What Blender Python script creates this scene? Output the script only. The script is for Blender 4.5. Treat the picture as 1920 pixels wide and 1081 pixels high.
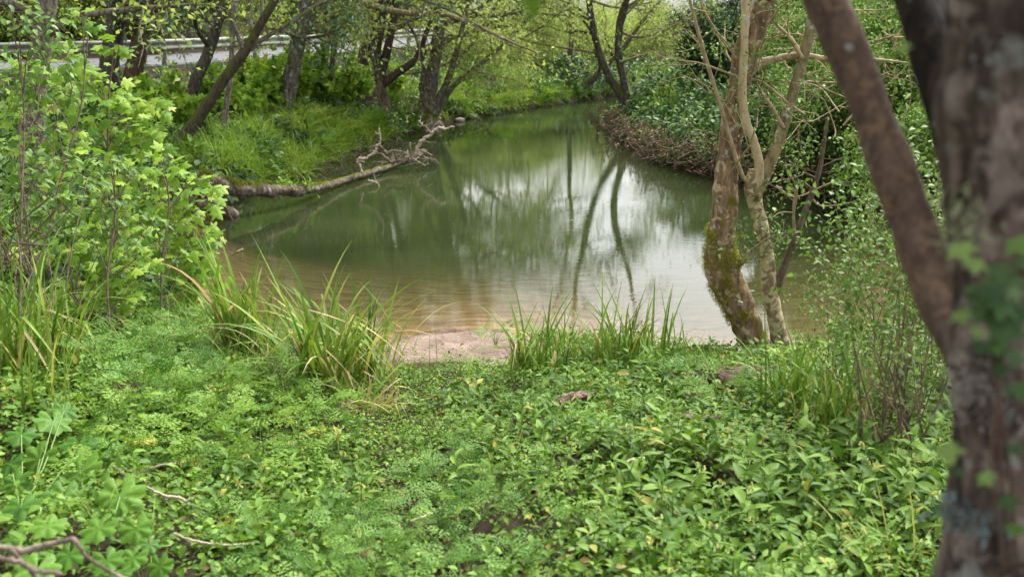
import bpy, math, random
import numpy as np

# ------------------------------------------------------------------ clear, camera, sky, sun, exposure
for o in list(bpy.data.objects):
    bpy.data.objects.remove(o, do_unlink=True)
scene = bpy.context.scene
COL = scene.collection
R = math.radians
PITCH = R(15.6)
CAM = np.array([0.0, 0.0, 2.9])
FPX = 1867.0                      # focal length in pixels of the 1920 px wide photograph

cam_data = bpy.data.cameras.new('camera')
cam = bpy.data.objects.new('camera', cam_data)
COL.objects.link(cam)
cam.location = CAM
cam.rotation_euler = (R(90) - PITCH, 0, 0)
cam_data.sensor_width = 36.0
cam_data.lens = 36.0 * FPX / 1920.0
cam_data.clip_start = 0.05
cam_data.clip_end = 2000
cam_data.dof.use_dof = True
cam_data.dof.focus_distance = 8.0
cam_data.dof.aperture_fstop = 3.1
scene.camera = cam

SUN_EL, SUN_AZ = 53.0, 38.0        # a bright spot in the cloud ahead, a little to the right
world = bpy.data.worlds.new('World')
scene.world = world
world.use_nodes = True
wn, wl = world.node_tree.nodes, world.node_tree.links
wn.clear()
sky = wn.new('ShaderNodeTexSky')
sky.sky_type = 'NISHITA'
sky.sun_disc = False
sky.sun_elevation = R(SUN_EL)
sky.sun_rotation = R(SUN_AZ)
sky.air_density = 1.0
sky.dust_density = 4.0
sky.ozone_density = 1.0
hsv = wn.new('ShaderNodeHueSaturation')
hsv.inputs['Saturation'].default_value = 0.07      # a closed cloud cover: almost no blue
bgn = wn.new('ShaderNodeBackground')
bgn.inputs['Strength'].default_value = 0.15
wout = wn.new('ShaderNodeOutputWorld')
wl.new(sky.outputs[0], hsv.inputs['Color'])
wl.new(hsv.outputs[0], bgn.inputs['Color'])
wl.new(bgn.outputs[0], wout.inputs['Surface'])

sun_data = bpy.data.lights.new('sun', 'SUN')
sun_data.energy = 1.5
sun_data.angle = R(11)
sun_data.color = (1.0, 0.96, 0.9)
sun = bpy.data.objects.new('sun', sun_data)
COL.objects.link(sun)
az = R(SUN_AZ)
sun.rotation_euler = (R(90 - SUN_EL), 0, math.pi - az)

scene.view_settings.view_transform = 'Standard'
scene.view_settings.look = 'None'
scene.view_settings.gamma = 1
scene.view_settings.use_curve_mapping = False
scene.view_settings.exposure = 1.7

scene.render.engine = 'CYCLES'
cy = scene.cycles
cy.max_bounces = 7
cy.diffuse_bounces = 2
cy.glossy_bounces = 3
cy.transmission_bounces = 4
cy.transparent_max_bounces = 6
cy.caustics_reflective = False
cy.caustics_refractive = False
cy.sample_clamp_indirect = 6
cy.use_denoising = True

# ------------------------------------------------------------------ numbers
rng = np.random.RandomState(7)
random.seed(7)


def nrm(v):
    v = np.asarray(v, float)
    n = np.linalg.norm(v, axis=-1, keepdims=True)
    return v / np.maximum(n, 1e-9)


FWD = np.array([0, math.cos(PITCH), -math.sin(PITCH)])
UPV = np.array([0, math.sin(PITCH), math.cos(PITCH)])
RGT = np.array([1.0, 0, 0])


def ray(px, py):
    return FWD + RGT * ((px - 960.0) / FPX) - UPV * ((py - 540.5) / FPX)


def at(px, py, Y):                 # a surveyed point of the place at the distance Y
    d = ray(px, py)
    return CAM + d * (Y / d[1])


def atz(px, py, z):                # a surveyed point of the place at the level z
    d = ray(px, py)
    return CAM + d * ((z - CAM[2]) / d[2])


def wid(px, Y):                    # a width surveyed at the distance Y
    return px * Y / FPX * 1.02


def hash3(i, j, k, s=0):
    n = (i * 374761393 + j * 668265263 + k * 2147483647 + s * 1274126177).astype(np.int64) & 0xffffffff
    n = ((n ^ (n >> 13)) * 1274126177) & 0xffffffff
    n = (n ^ (n >> 16)) & 0xffffffff
    return n / 4294967295.0


def vnoise(P, s=0):
    P = np.asarray(P, float)
    if P.shape[-1] == 2:
        P = np.concatenate([P, np.zeros(P.shape[:-1] + (1,))], -1)
    I = np.floor(P).astype(np.int64)
    f = P - I
    f = f * f * (3 - 2 * f)
    out = 0
    for a in (0, 1):
        for b in (0, 1):
            for c in (0, 1):
                w = (f[..., 0] if a else 1 - f[..., 0]) * (f[..., 1] if b else 1 - f[..., 1]) * (f[..., 2] if c else 1 - f[..., 2])
                out = out + w * hash3(I[..., 0] + a, I[..., 1] + b, I[..., 2] + c, s)
    return out * 2 - 1


def fbm(P, s=0, o=3):
    P = np.asarray(P, float)
    return sum(vnoise(P * 2 ** k, s + k) * 0.5 ** k for k in range(o))


def sst(a, b, x):
    t = np.clip((x - a) / (b - a), 0, 1)
    return t * t * (3 - 2 * t)


# ------------------------------------------------------------------ mesh building
class MB:
    def __init__(self):
        self.V, self.F, self.A, self.n = [], [], [], 0

    def add(self, V, Fs, var=0.0):
        V = np.asarray(V, float).reshape(-1, 3)
        self.V.append(V)
        for F in Fs:
            F = np.asarray(F, np.int64)
            if len(F) == 0:
                continue
            self.F.append(F + self.n)
            a = np.broadcast_to(np.asarray(var, float), (len(F),)) if np.ndim(var) == 0 else np.asarray(var)[:len(F)]
            self.A.append(np.array(a))
        self.n += len(V)

    def tube(self, path, rad, sides=6, cap=True, rough=0.0, var=0.0, seed=0, freq=6.0):
        P = np.asarray(path, float)
        n = len(P)
        rad = np.broadcast_to(np.asarray(rad, float), (n,))
        T = np.gradient(P, axis=0)
        T = nrm(T)
        ref = np.array([0.0, 1.0, 0.0]) if abs(T[0][1]) < 0.8 else np.array([1.0, 0, 0])
        U = np.zeros_like(P)
        u = nrm(np.cross(T[0], ref))
        for i in range(n):
            u = u - T[i] * np.dot(u, T[i])
            u = nrm(u)
            U[i] = u
        W = np.cross(T, U)
        a = np.arange(sides) / sides * 2 * math.pi
        ring = U[:, None] * np.cos(a)[None, :, None] + W[:, None] * np.sin(a)[None, :, None]
        rr = rad[:, None] * np.ones((n, sides))
        if rough:
            q = P[:, None] + ring * rad[:, None, None]
            rr = rr * (1 + rough * fbm(q * freq, seed, 3))
        V = (P[:, None] + ring * rr[..., None]).reshape(-1, 3)
        i = np.arange(n - 1)[:, None] * sides
        j = np.arange(sides)[None]
        k = (j + 1) % sides
        Q = np.stack([i + j, i + k, i + sides + k, i + sides + j], -1).reshape(-1, 4)
        Fs = [Q]
        if cap:
            c = len(V)
            V = np.concatenate([V, [P[0], P[-1] + T[-1] * rad[-1] * 0.3]])
            jj = np.arange(sides)
            kk = (jj + 1) % sides
            Fs.append(np.stack([np.full(sides, c), kk, jj], -1))
            e = (n - 1) * sides
            Fs.append(np.stack([np.full(sides, c + 1), e + jj, e + kk], -1))
        self.add(V, Fs, var)

    def inst(self, tpl, M, T, S, var):
        """copies of a template (V, [faces]); M (N,3,3) with columns x,y,z, T (N,3), S (N,) or (N,3), var (N,)"""
        V, Fs = tpl
        N = len(T)
        if N == 0:
            return
        S = np.asarray(S, float)
        if S.ndim == 1:
            S = S[:, None]
        VV = np.einsum('nij,nvj->nvi', M, V[None] * S[:, None, :]) + T[:, None]
        nv = len(V)
        self.V.append(VV.reshape(-1, 3))
        off = (np.arange(N) * nv)[:, None, None] + self.n
        for F in Fs:
            F = np.asarray(F, np.int64)
            if len(F) == 0:
                continue
            self.F.append((F[None] + off).reshape(-1, F.shape[1]))
            self.A.append(np.repeat(np.asarray(var, float), len(F)))
        self.n += N * nv

    def mesh(self, name, mat=None, origin=None, smooth=True):
        me = bpy.data.meshes.new(name)
        V = np.concatenate(self.V)
        if origin is not None:
            V = V - np.asarray(origin)
        me.vertices.add(len(V))
        me.vertices.foreach_set('co', V.astype(np.float32).ravel())
        sizes = np.concatenate([np.full(len(F), F.shape[1]) for F in self.F])
        loops = np.concatenate([F.ravel() for F in self.F])
        me.loops.add(len(loops))
        me.loops.foreach_set('vertex_index', loops.astype(np.int32))
        me.polygons.add(len(sizes))
        st = np.concatenate([[0], np.cumsum(sizes)[:-1]])
        me.polygons.foreach_set('loop_start', st.astype(np.int32))
        try:
            me.polygons.foreach_set('loop_total', sizes.astype(np.int32))
        except Exception:
            pass
        me.update(calc_edges=True)
        at_ = me.attributes.new('var', 'FLOAT', 'FACE')
        at_.data.foreach_set('value', np.concatenate(self.A).astype(np.float32))
        if smooth:
            me.polygons.foreach_set('use_smooth', np.ones(len(sizes), bool))
        if mat:
            me.materials.append(mat)
        me.validate()
        return me

    def obj(self, name, mat, parent=None, origin=None, smooth=True):
        me = self.mesh(name, mat, origin, smooth)
        return link(name, me, parent, None if parent else origin)


def link(name, me, parent=None, loc=None):
    o = bpy.data.objects.new(name, me)
    COL.objects.link(o)
    if parent is not None:
        o.parent = parent
    if loc is not None:
        o.location = loc
    return o


def tag(o, label=None, cat=None, group=None, kind=None):
    if label:
        o['label'] = label
    if cat:
        o['category'] = cat
    if group:
        o['group'] = group
    if kind:
        o['kind'] = kind
    return o


def thing(name, label, cat, loc, group=None, rz=0.0, scale=1.0):
    o = bpy.data.objects.new(name, None)
    o.empty_display_size = 0.1
    COL.objects.link(o)
    o.location = loc
    o.rotation_euler = (0, 0, rz)
    o.scale = (scale,) * 3
    return tag(o, label, cat, group)


def spline(P, m=6):
    """Catmull-Rom through the rows of P (any number of columns)"""
    P = np.asarray(P, float)
    Q = np.concatenate([[2 * P[0] - P[1]], P, [2 * P[-1] - P[-2]]])
    out = []
    for i in range(1, len(Q) - 2):
        a, b, c, d = Q[i - 1], Q[i], Q[i + 1], Q[i + 2]
        t = np.linspace(0, 1, m, endpoint=False)[:, None]
        out.append(0.5 * (2 * b + (c - a) * t + (2 * a - 5 * b + 4 * c - d) * t ** 2 + (3 * b - a - 3 * c + d) * t ** 3))
    out.append(P[-1:])
    return np.concatenate(out)


def frames(D, up=None, roll=None):
    """columns x,y,z with y = D and z as near as can be to up"""
    D = nrm(D)
    N = len(D)
    if up is None:
        up = np.tile([0, 0, 1.0], (N, 1))
    X = np.cross(D, up)
    bad = np.linalg.norm(X, axis=1) < 1e-3
    X[bad] = [1, 0, 0]
    X = nrm(X)
    Z = np.cross(X, D)
    if roll is not None:
        c, s = np.cos(roll)[:, None], np.sin(roll)[:, None]
        X, Z = X * c + Z * s, Z * c - X * s
    return np.stack([X, D, Z], -1)


# ------------------------------------------------------------------ leaf shapes (base at origin, tip along +y, upper face +z)
def t_ovate(W=0.5, fold=0.12, droop=0.2, n=4, peak=0.4):
    t = np.linspace(0, 1, n + 1)
    w = W * 0.5 * np.sin(math.pi * t ** (math.log(0.5) / math.log(peak))) ** 0.9
    mid = np.stack([0 * t, t, -droop * t ** 2 + 0.1 * droop * t], -1)
    V, F3, F4 = list(mid), [], []
    L, Rr = {}, {}
    for i in range(1, n):
        L[i] = len(V); V.append(mid[i] + [-w[i], 0, fold * w[i] * 2])
        Rr[i] = len(V); V.append(mid[i] + [w[i], 0, fold * w[i] * 2])
    F3 += [[0, 1, L[1]], [0, Rr[1], 1], [n - 1, n, L[n - 1]], [n - 1, Rr[n - 1], n]]
    for i in range(1, n - 1):
        F4 += [[i, i + 1, L[i + 1], L[i]], [i, Rr[i], Rr[i + 1], i + 1]]
    return np.array(V), [np.array(F3), np.array(F4, int).reshape(-1, 4)]


def t_rhomb(W=0.5, fold=0.1):
    V = np.array([[0, 0, 0], [W / 2, 0.45, fold], [0, 1, -0.1], [-W / 2, 0.45, fold]])
    return V, [np.array([[0, 1, 2], [0, 2, 3]])]


def t_maple(droop=0.35, seed=0):
    r = np.random.RandomState(seed)
    half = [(0.0, 0.0), (0.16, -0.06), (0.50, 0.02), (0.42, 0.16), (0.34, 0.22), (0.62, 0.42), (0.66, 0.62), (0.48, 0.58), (0.26, 0.52),
            (0.24, 0.70), (0.14, 0.82), (0.0, 1.0)]
    pts = half + [(-x, y) for x, y in half[-2:0:-1]]
    pts = np.array(pts) + r.normal(0, 0.012, (len(pts), 2))
    V = [[0, 0.30, 0.0]]
    for x, y in pts:
        rr = math.hypot(x, y - 0.3)
        V.append([x, y, -droop * rr ** 1.6 + 0.06 * math.cos(5 * math.atan2(x, y - .3))])
    n = len(pts)
    F = [[0, 1 + (i + 1) % n, 1 + i] for i in range(n)]
    return np.array(V), [np.array(F)]


def t_mallow(seed=0):
    """a broad rounded leaf with shallow lobes"""
    r = np.random.RandomState(seed)
    n = 35
    a = np.linspace(-0.93 * math.pi, 0.93 * math.pi, n) + math.pi / 2
    lob = 0.5 * (1 + 0.16 * np.cos(7 * (a - math.pi / 2)) + 0.05 * np.cos(21 * (a - math.pi / 2)) + r.normal(0, 0.012, n))
    V = [[0, 0, 0]]
    for m, s in ((0.5, 0.5), (1.0, 1.0)):
        for q, rr in zip(a, lob):
            rad = rr * s if m == 1.0 else 0.27
            V.append([rad * math.cos(q), rad * math.sin(q), 0.20 * rad - 0.55 * rad * rad + 0.05 * math.cos(7 * (q - math.pi / 2)) * s])
    F3 = [[0, 1 + i, 2 + i] for i in range(n - 1)]
    F4 = [[1 + i, 1 + n + i, 2 + n + i, 2 + i] for i in range(n - 1)]
    return np.array(V), [np.array(F3), np.array(F4)]


def t_blade(n=6, W=0.022, bend=0.5, kink=0.0, seed=0):
    """a strap leaf of length 1: rises along +z and bends over towards +y"""
    t = np.linspace(0, 1, n + 1)
    ang = bend * t ** 1.6 * 1.5
    if kink:
        ang = ang + kink * sst(0.55, 0.62, t)
    dz, dy = np.cos(ang), np.sin(ang)
    y = np.concatenate([[0], np.cumsum(dy[1:])]) / n
    z = np.concatenate([[0], np.cumsum(dz[1:])]) / n
    w = W * (1 - t ** 3) * 0.5 + 0.0006
    V, F = [], []
    tw = np.random.RandomState(seed).uniform(-0.8, 0.8)
    for i in range(n + 1):
        c, s = math.cos(tw * t[i]), math.sin(tw * t[i])
        V += [[-w[i] * c, y[i] - w[i] * s, z[i] + w[i] * .4], [0, y[i], z[i]], [w[i] * c, y[i] + w[i] * s, z[i] + w[i] * .4]]
    for i in range(n):
        a = 3 * i
        F += [[a, a + 1, a + 4, a + 3], [a + 1, a + 2, a + 5, a + 4]]
    return np.array(V), [np.array(F)]


def t_frond(pairs=6, sub=4, W=0.62, droop=0.25, seed=0, leaf=0.5):
    """a feathery, twice divided leaf of length 1"""
    r = np.random.RandomState(seed)
    mb = MB()
    rh = t_rhomb(leaf, 0.08)
    P, D, S = [], [], []
    z = lambda y: -droop * y * y
    for i in range(pairs):
        t = 0.24 + 0.70 * i / pairs
        Lp = W * 0.5 * (1.0 - 0.85 * (i / pairs) ** 1.1) * r.uniform(.9, 1.1)
        for s in (-1, 1):
            d = nrm(np.array([s * 0.85, 0.55, r.uniform(-.12, .12)]))
            b = np.array([0, t, z(t)])
            ns = max(2, int(round(sub * (1 - 0.5 * i / pairs))))
            for k in range(ns):
                u = (k + 0.6) / (ns + 0.4)
                q = b + d * Lp * u
                for s2 in (-1, 1):
                    side = np.array([d[1] * s2, -d[0] * s2, 0])
                    P.append(q); D.append(nrm(d * 0.7 + side * 0.75 + [0, 0, r.uniform(-.25, .25)])); S.append(Lp * 0.40 * (1.1 - 0.55 * u))
            P.append(b + d * Lp * .8); D.append(d); S.append(Lp * .3)
    for k in range(4):
        P.append(np.array([0, 0.92, z(.92)])); D.append(nrm(np.array([r.uniform(-.6, .6), 1, 0]))); S.append(0.10)
    P, D, S = np.array(P), np.array(D), np.array(S)
    mb.inst(rh, frames(D), P, S, np.zeros(len(P)))
    t = np.linspace(0, 1, 6)
    mb.tube(np.stack([0 * t, t, -droop * t * t], -1), np.linspace(0.010, 0.004, 6), 3, cap=False)
    return np.concatenate(mb.V), [F for F in mb.F]


def merge_tpl(mb):
    return np.concatenate(mb.V), list(mb.F)


# ------------------------------------------------------------------ materials
def newmat(name):
    m = bpy.data.materials.new(name)
    m.use_nodes = True
    nt = m.node_tree
    nt.nodes.clear()
    out = nt.nodes.new('ShaderNodeOutputMaterial')
    return m, nt.nodes, nt.links, out


def ramp(nodes, stops, interp='LINEAR'):
    n = nodes.new('ShaderNodeValToRGB')
    cr = n.color_ramp
    cr.interpolation = interp
    while len(cr.elements) < len(stops):
        cr.elements.new(0.5)
    for e, (p, c) in zip(cr.elements, stops):
        e.position = p
        e.color = (*c, 1) if len(c) == 3 else c
    return n


def leafmat(name, cols, trans=0.35, rough=0.55, spec=0.2, tint=(1.15, 1.2, 0.6), old=None):
    trans = trans * .72
    m, N, L, out = newmat(name)
    a = N.new('ShaderNodeAttribute'); a.attribute_name = 'var'
    oi = N.new('ShaderNodeObjectInfo')
    ad = N.new('ShaderNodeMath'); ad.operation = 'ADD'
    L.new(a.outputs['Fac'], ad.inputs[0]); L.new(oi.outputs['Random'], ad.inputs[1])
    fr = N.new('ShaderNodeMath'); fr.operation = 'FRACT'
    L.new(ad.outputs[0], fr.inputs[0])
    st = [(i / (len(cols) - 1), c) for i, c in enumerate(cols)]
    if old:
        st = [(a_ * .965, c_) for a_, c_ in st] + [(.978, old), (1.0, old)]
    rp = ramp(N, st)
    L.new(fr.outputs[0], rp.inputs[0])
    tc = N.new('ShaderNodeTexCoord')
    nz = N.new('ShaderNodeTexNoise'); nz.inputs['Scale'].default_value = 9; nz.inputs['Detail'].default_value = 2
    L.new(tc.outputs['Object'], nz.inputs['Vector'])
    mr = N.new('ShaderNodeMapRange'); mr.inputs[1].default_value = .3; mr.inputs[2].default_value = .7
    mr.inputs[3].default_value = 0.82; mr.inputs[4].default_value = 1.18
    L.new(nz.outputs['Fac'], mr.inputs[0])
    mul = N.new('ShaderNodeVectorMath'); mul.operation = 'SCALE'
    L.new(rp.outputs[0], mul.inputs[0]); L.new(mr.outputs[0], mul.inputs['Scale'])
    p = N.new('ShaderNodeBsdfPrincipled')
    p.inputs['Roughness'].default_value = max(rough, .5)
    p.inputs['Specular IOR Level'].default_value = min(spec, .16)
    L.new(mul.outputs[0], p.inputs['Base Color'])
    t = N.new('ShaderNodeBsdfTranslucent')
    tm = N.new('ShaderNodeVectorMath'); tm.operation = 'MULTIPLY'; tm.inputs[1].default_value = tint
    L.new(mul.outputs[0], tm.inputs[0]); L.new(tm.outputs[0], t.inputs['Color'])
    mx = N.new('ShaderNodeMixShader'); mx.inputs[0].default_value = trans
    L.new(p.outputs[0], mx.inputs[1]); L.new(t.outputs[0], mx.inputs[2]); L.new(mx.outputs[0], out.inputs[0])
    return m


def barkmat(name, base, dark, patch=None, patch_at=0.56, moss=0.0, moss_col=(0.10, 0.11, 0.012), lichen=0.0, scale=6.0, stretch=0.3, bump=0.5, rough=0.85,
            patch_scale=5.0, moss_up=0.35, crack=.6):
    m, N, L, out = newmat(name)
    tc = N.new('ShaderNodeTexCoord')
    mp = N.new('ShaderNodeMapping'); mp.inputs['Scale'].default_value = (1, 1, stretch)
    L.new(tc.outputs['Object'], mp.inputs[0])
    n1 = N.new('ShaderNodeTexNoise'); n1.inputs['Scale'].default_value = scale * 3; n1.inputs['Detail'].default_value = 8; n1.inputs['Roughness'].default_value = .7
    L.new(mp.outputs[0], n1.inputs['Vector'])
    vo = N.new('ShaderNodeTexVoronoi'); vo.feature = 'DISTANCE_TO_EDGE'; vo.inputs['Scale'].default_value = scale * 2.2
    vm = N.new('ShaderNodeVectorMath'); vm.operation = 'MULTIPLY_ADD'; vm.inputs[1].default_value = (.12, .12, .12)
    L.new(n1.outputs['Color'], vm.inputs[0]); L.new(mp.outputs[0], vm.inputs[2]); L.new(vm.outputs[0], vo.inputs['Vector'])
    vr = N.new('ShaderNodeMapRange'); vr.inputs[1].default_value = 0; vr.inputs[2].default_value = .16; vr.inputs[3].default_value = -.28 * crack; vr.inputs[4].default_value = .04
    L.new(vo.outputs['Distance'], vr.inputs[0])
    hs = N.new('ShaderNodeMath'); hs.operation = 'ADD'; L.new(n1.outputs['Fac'], hs.inputs[0]); L.new(vr.outputs[0], hs.inputs[1])
    r1 = ramp(N, [(0.30, dark), (0.66, base)])
    L.new(hs.outputs[0], r1.inputs[0])
    c = r1.outputs[0]

    def over(c, fac, col):
        mx = N.new('ShaderNodeMix'); mx.data_type = 'RGBA'
        L.new(fac, mx.inputs['Factor']); L.new(c, mx.inputs['A'])
        if hasattr(col, 'links'):
            L.new(col, mx.inputs['B'])
        else:
            mx.inputs['B'].default_value = (*col, 1)
        return mx.outputs['Result']
    if patch:
        n2 = N.new('ShaderNodeTexNoise'); n2.inputs['Scale'].default_value = patch_scale; n2.inputs['Detail'].default_value = 4; n2.inputs['Distortion'].default_value = .8
        L.new(tc.outputs['Object'], n2.inputs['Vector'])
        rp = ramp(N, [(patch_at - .03, (0, 0, 0)), (patch_at + .04, (1, 1, 1))])
        L.new(n2.outputs['Fac'], rp.inputs[0])
        c = over(c, rp.outputs[0], patch)
    if lichen:
        n3 = N.new('ShaderNodeTexNoise'); n3.inputs['Scale'].default_value = 14; n3.inputs['Detail'].default_value = 3
        L.new(tc.outputs['Object'], n3.inputs['Vector'])
        rp = ramp(N, [(0.70 - lichen * .2, (0, 0, 0)), (0.75 - lichen * .2, (.8, .8, .8))])
        L.new(n3.outputs['Fac'], rp.inputs[0])
        c = over(c, rp.outputs[0], (0.42, 0.44, 0.40))
    if moss:
        g = N.new('ShaderNodeNewGeometry')
        sp = N.new('ShaderNodeSeparateXYZ'); L.new(g.outputs['Normal'], sp.inputs[0])
        n4 = N.new('ShaderNodeTexNoise'); n4.inputs['Scale'].default_value = 4.5; n4.inputs['Detail'].default_value = 5
        L.new(tc.outputs['Object'], n4.inputs['Vector'])
        ma = N.new('ShaderNodeMath'); ma.operation = 'MULTIPLY_ADD'; ma.inputs[1].default_value = moss_up
        L.new(sp.outputs[2], ma.inputs[0]); L.new(n4.outputs['Fac'], ma.inputs[2])
        rp = ramp(N, [(0.66 - moss * .25, (0, 0, 0)), (0.76 - moss * .25, (1, 1, 1))])
        L.new(ma.outputs[0], rp.inputs[0])
        n5 = N.new('ShaderNodeTexNoise'); n5.inputs['Scale'].default_value = 60
        L.new(tc.outputs['Object'], n5.inputs['Vector'])
        mc = ramp(N, [(0.35, tuple(x * .45 for x in moss_col)), (0.65, moss_col)])
        L.new(n5.outputs['Fac'], mc.inputs[0])
        c = over(c, rp.outputs[0], mc.outputs[0])
    p = N.new('ShaderNodeBsdfPrincipled')
    p.inputs['Roughness'].default_value = rough
    p.inputs['Specular IOR Level'].default_value = .25
    L.new(c, p.inputs['Base Color'])
    b = N.new('ShaderNodeBump'); b.inputs['Strength'].default_value = min(1, bump * 1.3); b.inputs['Distance'].default_value = 0.035
    L.new(hs.outputs[0], b.inputs['Height']); L.new(b.outputs[0], p.inputs['Normal'])
    L.new(p.outputs[0], out.inputs[0])
    return m


def plain(name, col, rough=0.8, metal=0.0, noise=0.25, scale=20, bump=0.2):
    m, N, L, out = newmat(name)
    tc = N.new('ShaderNodeTexCoord')
    n = N.new('ShaderNodeTexNoise'); n.inputs['Scale'].default_value = scale; n.inputs['Detail'].default_value = 6
    L.new(tc.outputs['Object'], n.inputs['Vector'])
    r = ramp(N, [(0.3, tuple(c * (1 - noise) for c in col)), (0.7, tuple(min(1, c * (1 + noise)) for c in col))])
    L.new(n.outputs['Fac'], r.inputs[0])
    p = N.new('ShaderNodeBsdfPrincipled')
    p.inputs['Roughness'].default_value = rough
    p.inputs['Metallic'].default_value = metal
    L.new(r.outputs[0], p.inputs['Base Color'])
    b = N.new('ShaderNodeBump'); b.inputs['Strength'].default_value = bump; b.inputs['Distance'].default_value = .01
    L.new(n.outputs['Fac'], b.inputs['Height']); L.new(b.outputs[0], p.inputs['Normal'])
    L.new(p.outputs[0], out.inputs[0])
    return m


M = {}
M['maple'] = leafmat('maple_leaf', [(0.09, 0.20, 0.022), (0.19, 0.33, 0.034), (0.32, 0.45, 0.065), (0.13, 0.26, 0.028)], 0.5, 0.5, old=(.36, .36, .10))
M['shrub'] = leafmat('shrub_leaf', [(0.039, 0.095, 0.016), (0.103, 0.202, 0.030), (0.170, 0.287, 0.058), (0.058, 0.127, 0.021)], 0.32, 0.4)
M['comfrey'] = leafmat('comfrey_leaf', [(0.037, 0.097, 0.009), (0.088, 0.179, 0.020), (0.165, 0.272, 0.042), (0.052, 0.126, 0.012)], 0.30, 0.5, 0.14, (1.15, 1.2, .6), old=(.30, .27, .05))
M['hemlock'] = leafmat('hemlock_leaf', [(0.052, 0.136, 0.019), (0.113, 0.233, 0.040), (0.185, 0.320, 0.068), (0.077, 0.175, 0.023)], 0.32, 0.5)
M['chervil'] = leafmat('chervil_leaf', [(0.062, 0.150, 0.014), (0.134, 0.247, 0.027), (0.206, 0.330, 0.050), (0.093, 0.194, 0.017)], 0.32, 0.5, old=(.36, .33, .05))
M['cover'] = leafmat('ground_cover_leaf', [(0.050, 0.12, 0.012), (0.12, 0.23, 0.026), (0.21, 0.33, 0.050), (0.07, 0.16, 0.015)], 0.35, 0.5, old=(.24, .17, .06))
M['sedge'] = leafmat('sedge_blade', [(0.051, 0.114, 0.014), (0.118, 0.216, 0.027), (0.213, 0.325, 0.052), (0.075, 0.155, 0.020), (0.287, 0.325, 0.062)], 0.35, 0.35, 0.5)
M['dry'] = leafmat('dry_blade', [(0.34, 0.26, 0.13), (0.42, 0.34, 0.18), (0.30, 0.19, 0.09), (0.44, 0.38, 0.22)], 0.3, 0.6)
M['yellow'] = leafmat('yellowing_blade', [(0.40, 0.36, 0.10), (0.45, 0.40, 0.12), (0.30, 0.34, 0.08)], 0.35, 0.5)
M['bankgrass'] = leafmat('bank_grass', [(0.079, 0.169, 0.019), (0.161, 0.289, 0.032), (0.254, 0.396, 0.050), (0.285, 0.340, 0.057)], 0.35, 0.5)
M['alder'] = leafmat('alder_leaf', [(0.168, 0.231, 0.057), (0.269, 0.330, 0.103), (0.370, 0.418, 0.184), (0.202, 0.264, 0.081)], 0.65, 0.5)
M['hill'] = leafmat('hillside_leaf', [(0.047, 0.103, 0.016), (0.107, 0.185, 0.027), (0.191, 0.252, 0.033), (0.267, 0.252, 0.029)], 0.35, 0.5)
M['dark'] = leafmat('ivy_leaf', [(0.020, 0.054, 0.016), (0.040, 0.090, 0.027), (0.075, 0.135, 0.045), (0.030, 0.068, 0.018)], 0.2, 0.3, 0.6)
M['conifer'] = leafmat('evergreen_leaf', [(0.025, 0.06, 0.022), (0.045, 0.09, 0.03), (0.07, 0.125, 0.045)], 0.2, 0.5)
M['greyleaf'] = leafmat('willow_leaf', [(0.04, 0.09, 0.045), (0.075, 0.14, 0.075), (0.14, 0.21, 0.13), (0.05, 0.11, 0.05)], 0.25, 0.35, 0.6)
M['thicket'] = leafmat('thicket_leaf', [(0.052, 0.110, 0.017), (0.141, 0.249, 0.047), (0.269, 0.409, 0.105), (0.078, 0.148, 0.022)], 0.32, 0.4)
M['privet'] = leafmat('privet_leaf', [(0.046, 0.108, 0.021), (0.116, 0.206, 0.047), (0.221, 0.328, 0.093), (0.069, 0.134, 0.026)], 0.3, 0.4)
M['mallow'] = leafmat('mallow_leaf', [(0.041, 0.116, 0.010), (0.072, 0.165, 0.016), (0.103, 0.209, 0.024)], 0.22, 0.5)
M['flower'] = leafmat('pale_yellow_petal', [(0.48, 0.50, 0.14), (0.58, 0.58, 0.22)], 0.3, 0.6)
M['litter'] = leafmat('dead_leaf', [(0.16, 0.08, 0.045), (0.30, 0.17, 0.10), (0.38, 0.24, 0.16), (0.12, 0.06, 0.035)], 0.15, 0.8)
M['bramble'] = leafmat('red_brown_leaf', [(0.14, 0.05, 0.03), (0.24, 0.11, 0.07), (0.18, 0.10, 0.05)], 0.2, 0.7)

M['alderbark'] = barkmat('alder_bark', (0.27, 0.225, 0.19), (0.075, 0.06, 0.05), moss=0.25, lichen=.4, bump=.6)
M['darkbark'] = barkmat('dark_bark', (0.13, 0.108, 0.09), (0.04, 0.033, 0.027), moss=0.25, lichen=.2, bump=.7)
M['brownbark'] = barkmat('brown_bark', (0.14, 0.085, 0.05), (0.06, 0.035, 0.022), moss=.15, bump=.5)
M['mossbark'] = barkmat('mossy_bark', (0.10, 0.08, 0.05), (0.035, 0.028, 0.018), moss=.5, moss_col=(.085, .11, .015), bump=.6)
M['ivybark'] = barkmat('fibrous_bark', (0.13, 0.095, 0.065), (0.035, 0.026, 0.018), stretch=.1, bump=.9)
M['herobark'] = barkmat('mossy_mottled_bark', (0.32, 0.21, 0.125), (0.10, 0.06, 0.036), patch=(0.44, 0.34, 0.22), patch_at=.58, patch_scale=13, crack=.35, moss=.30, moss_col=(0.20, 0.165, 0.012), moss_up=.02, lichen=.46, bump=.7)
M['planebark'] = barkmat('pale_flaking_bark', (0.27, 0.20, 0.12), (0.11, 0.075, 0.045), patch=(0.45, 0.375, 0.23), patch_at=.52, moss=.18, moss_up=.02, patch_scale=13, bump=.35, crack=.2)
M['palebark'] = barkmat('pale_smooth_bark', (0.50, 0.40, 0.25), (0.30, 0.22, 0.13), lichen=.2, bump=.25, crack=.1)
M['olivebark'] = barkmat('olive_bark', (0.28, 0.23, 0.12), (0.13, 0.10, 0.05), lichen=.4, bump=.4)
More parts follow.
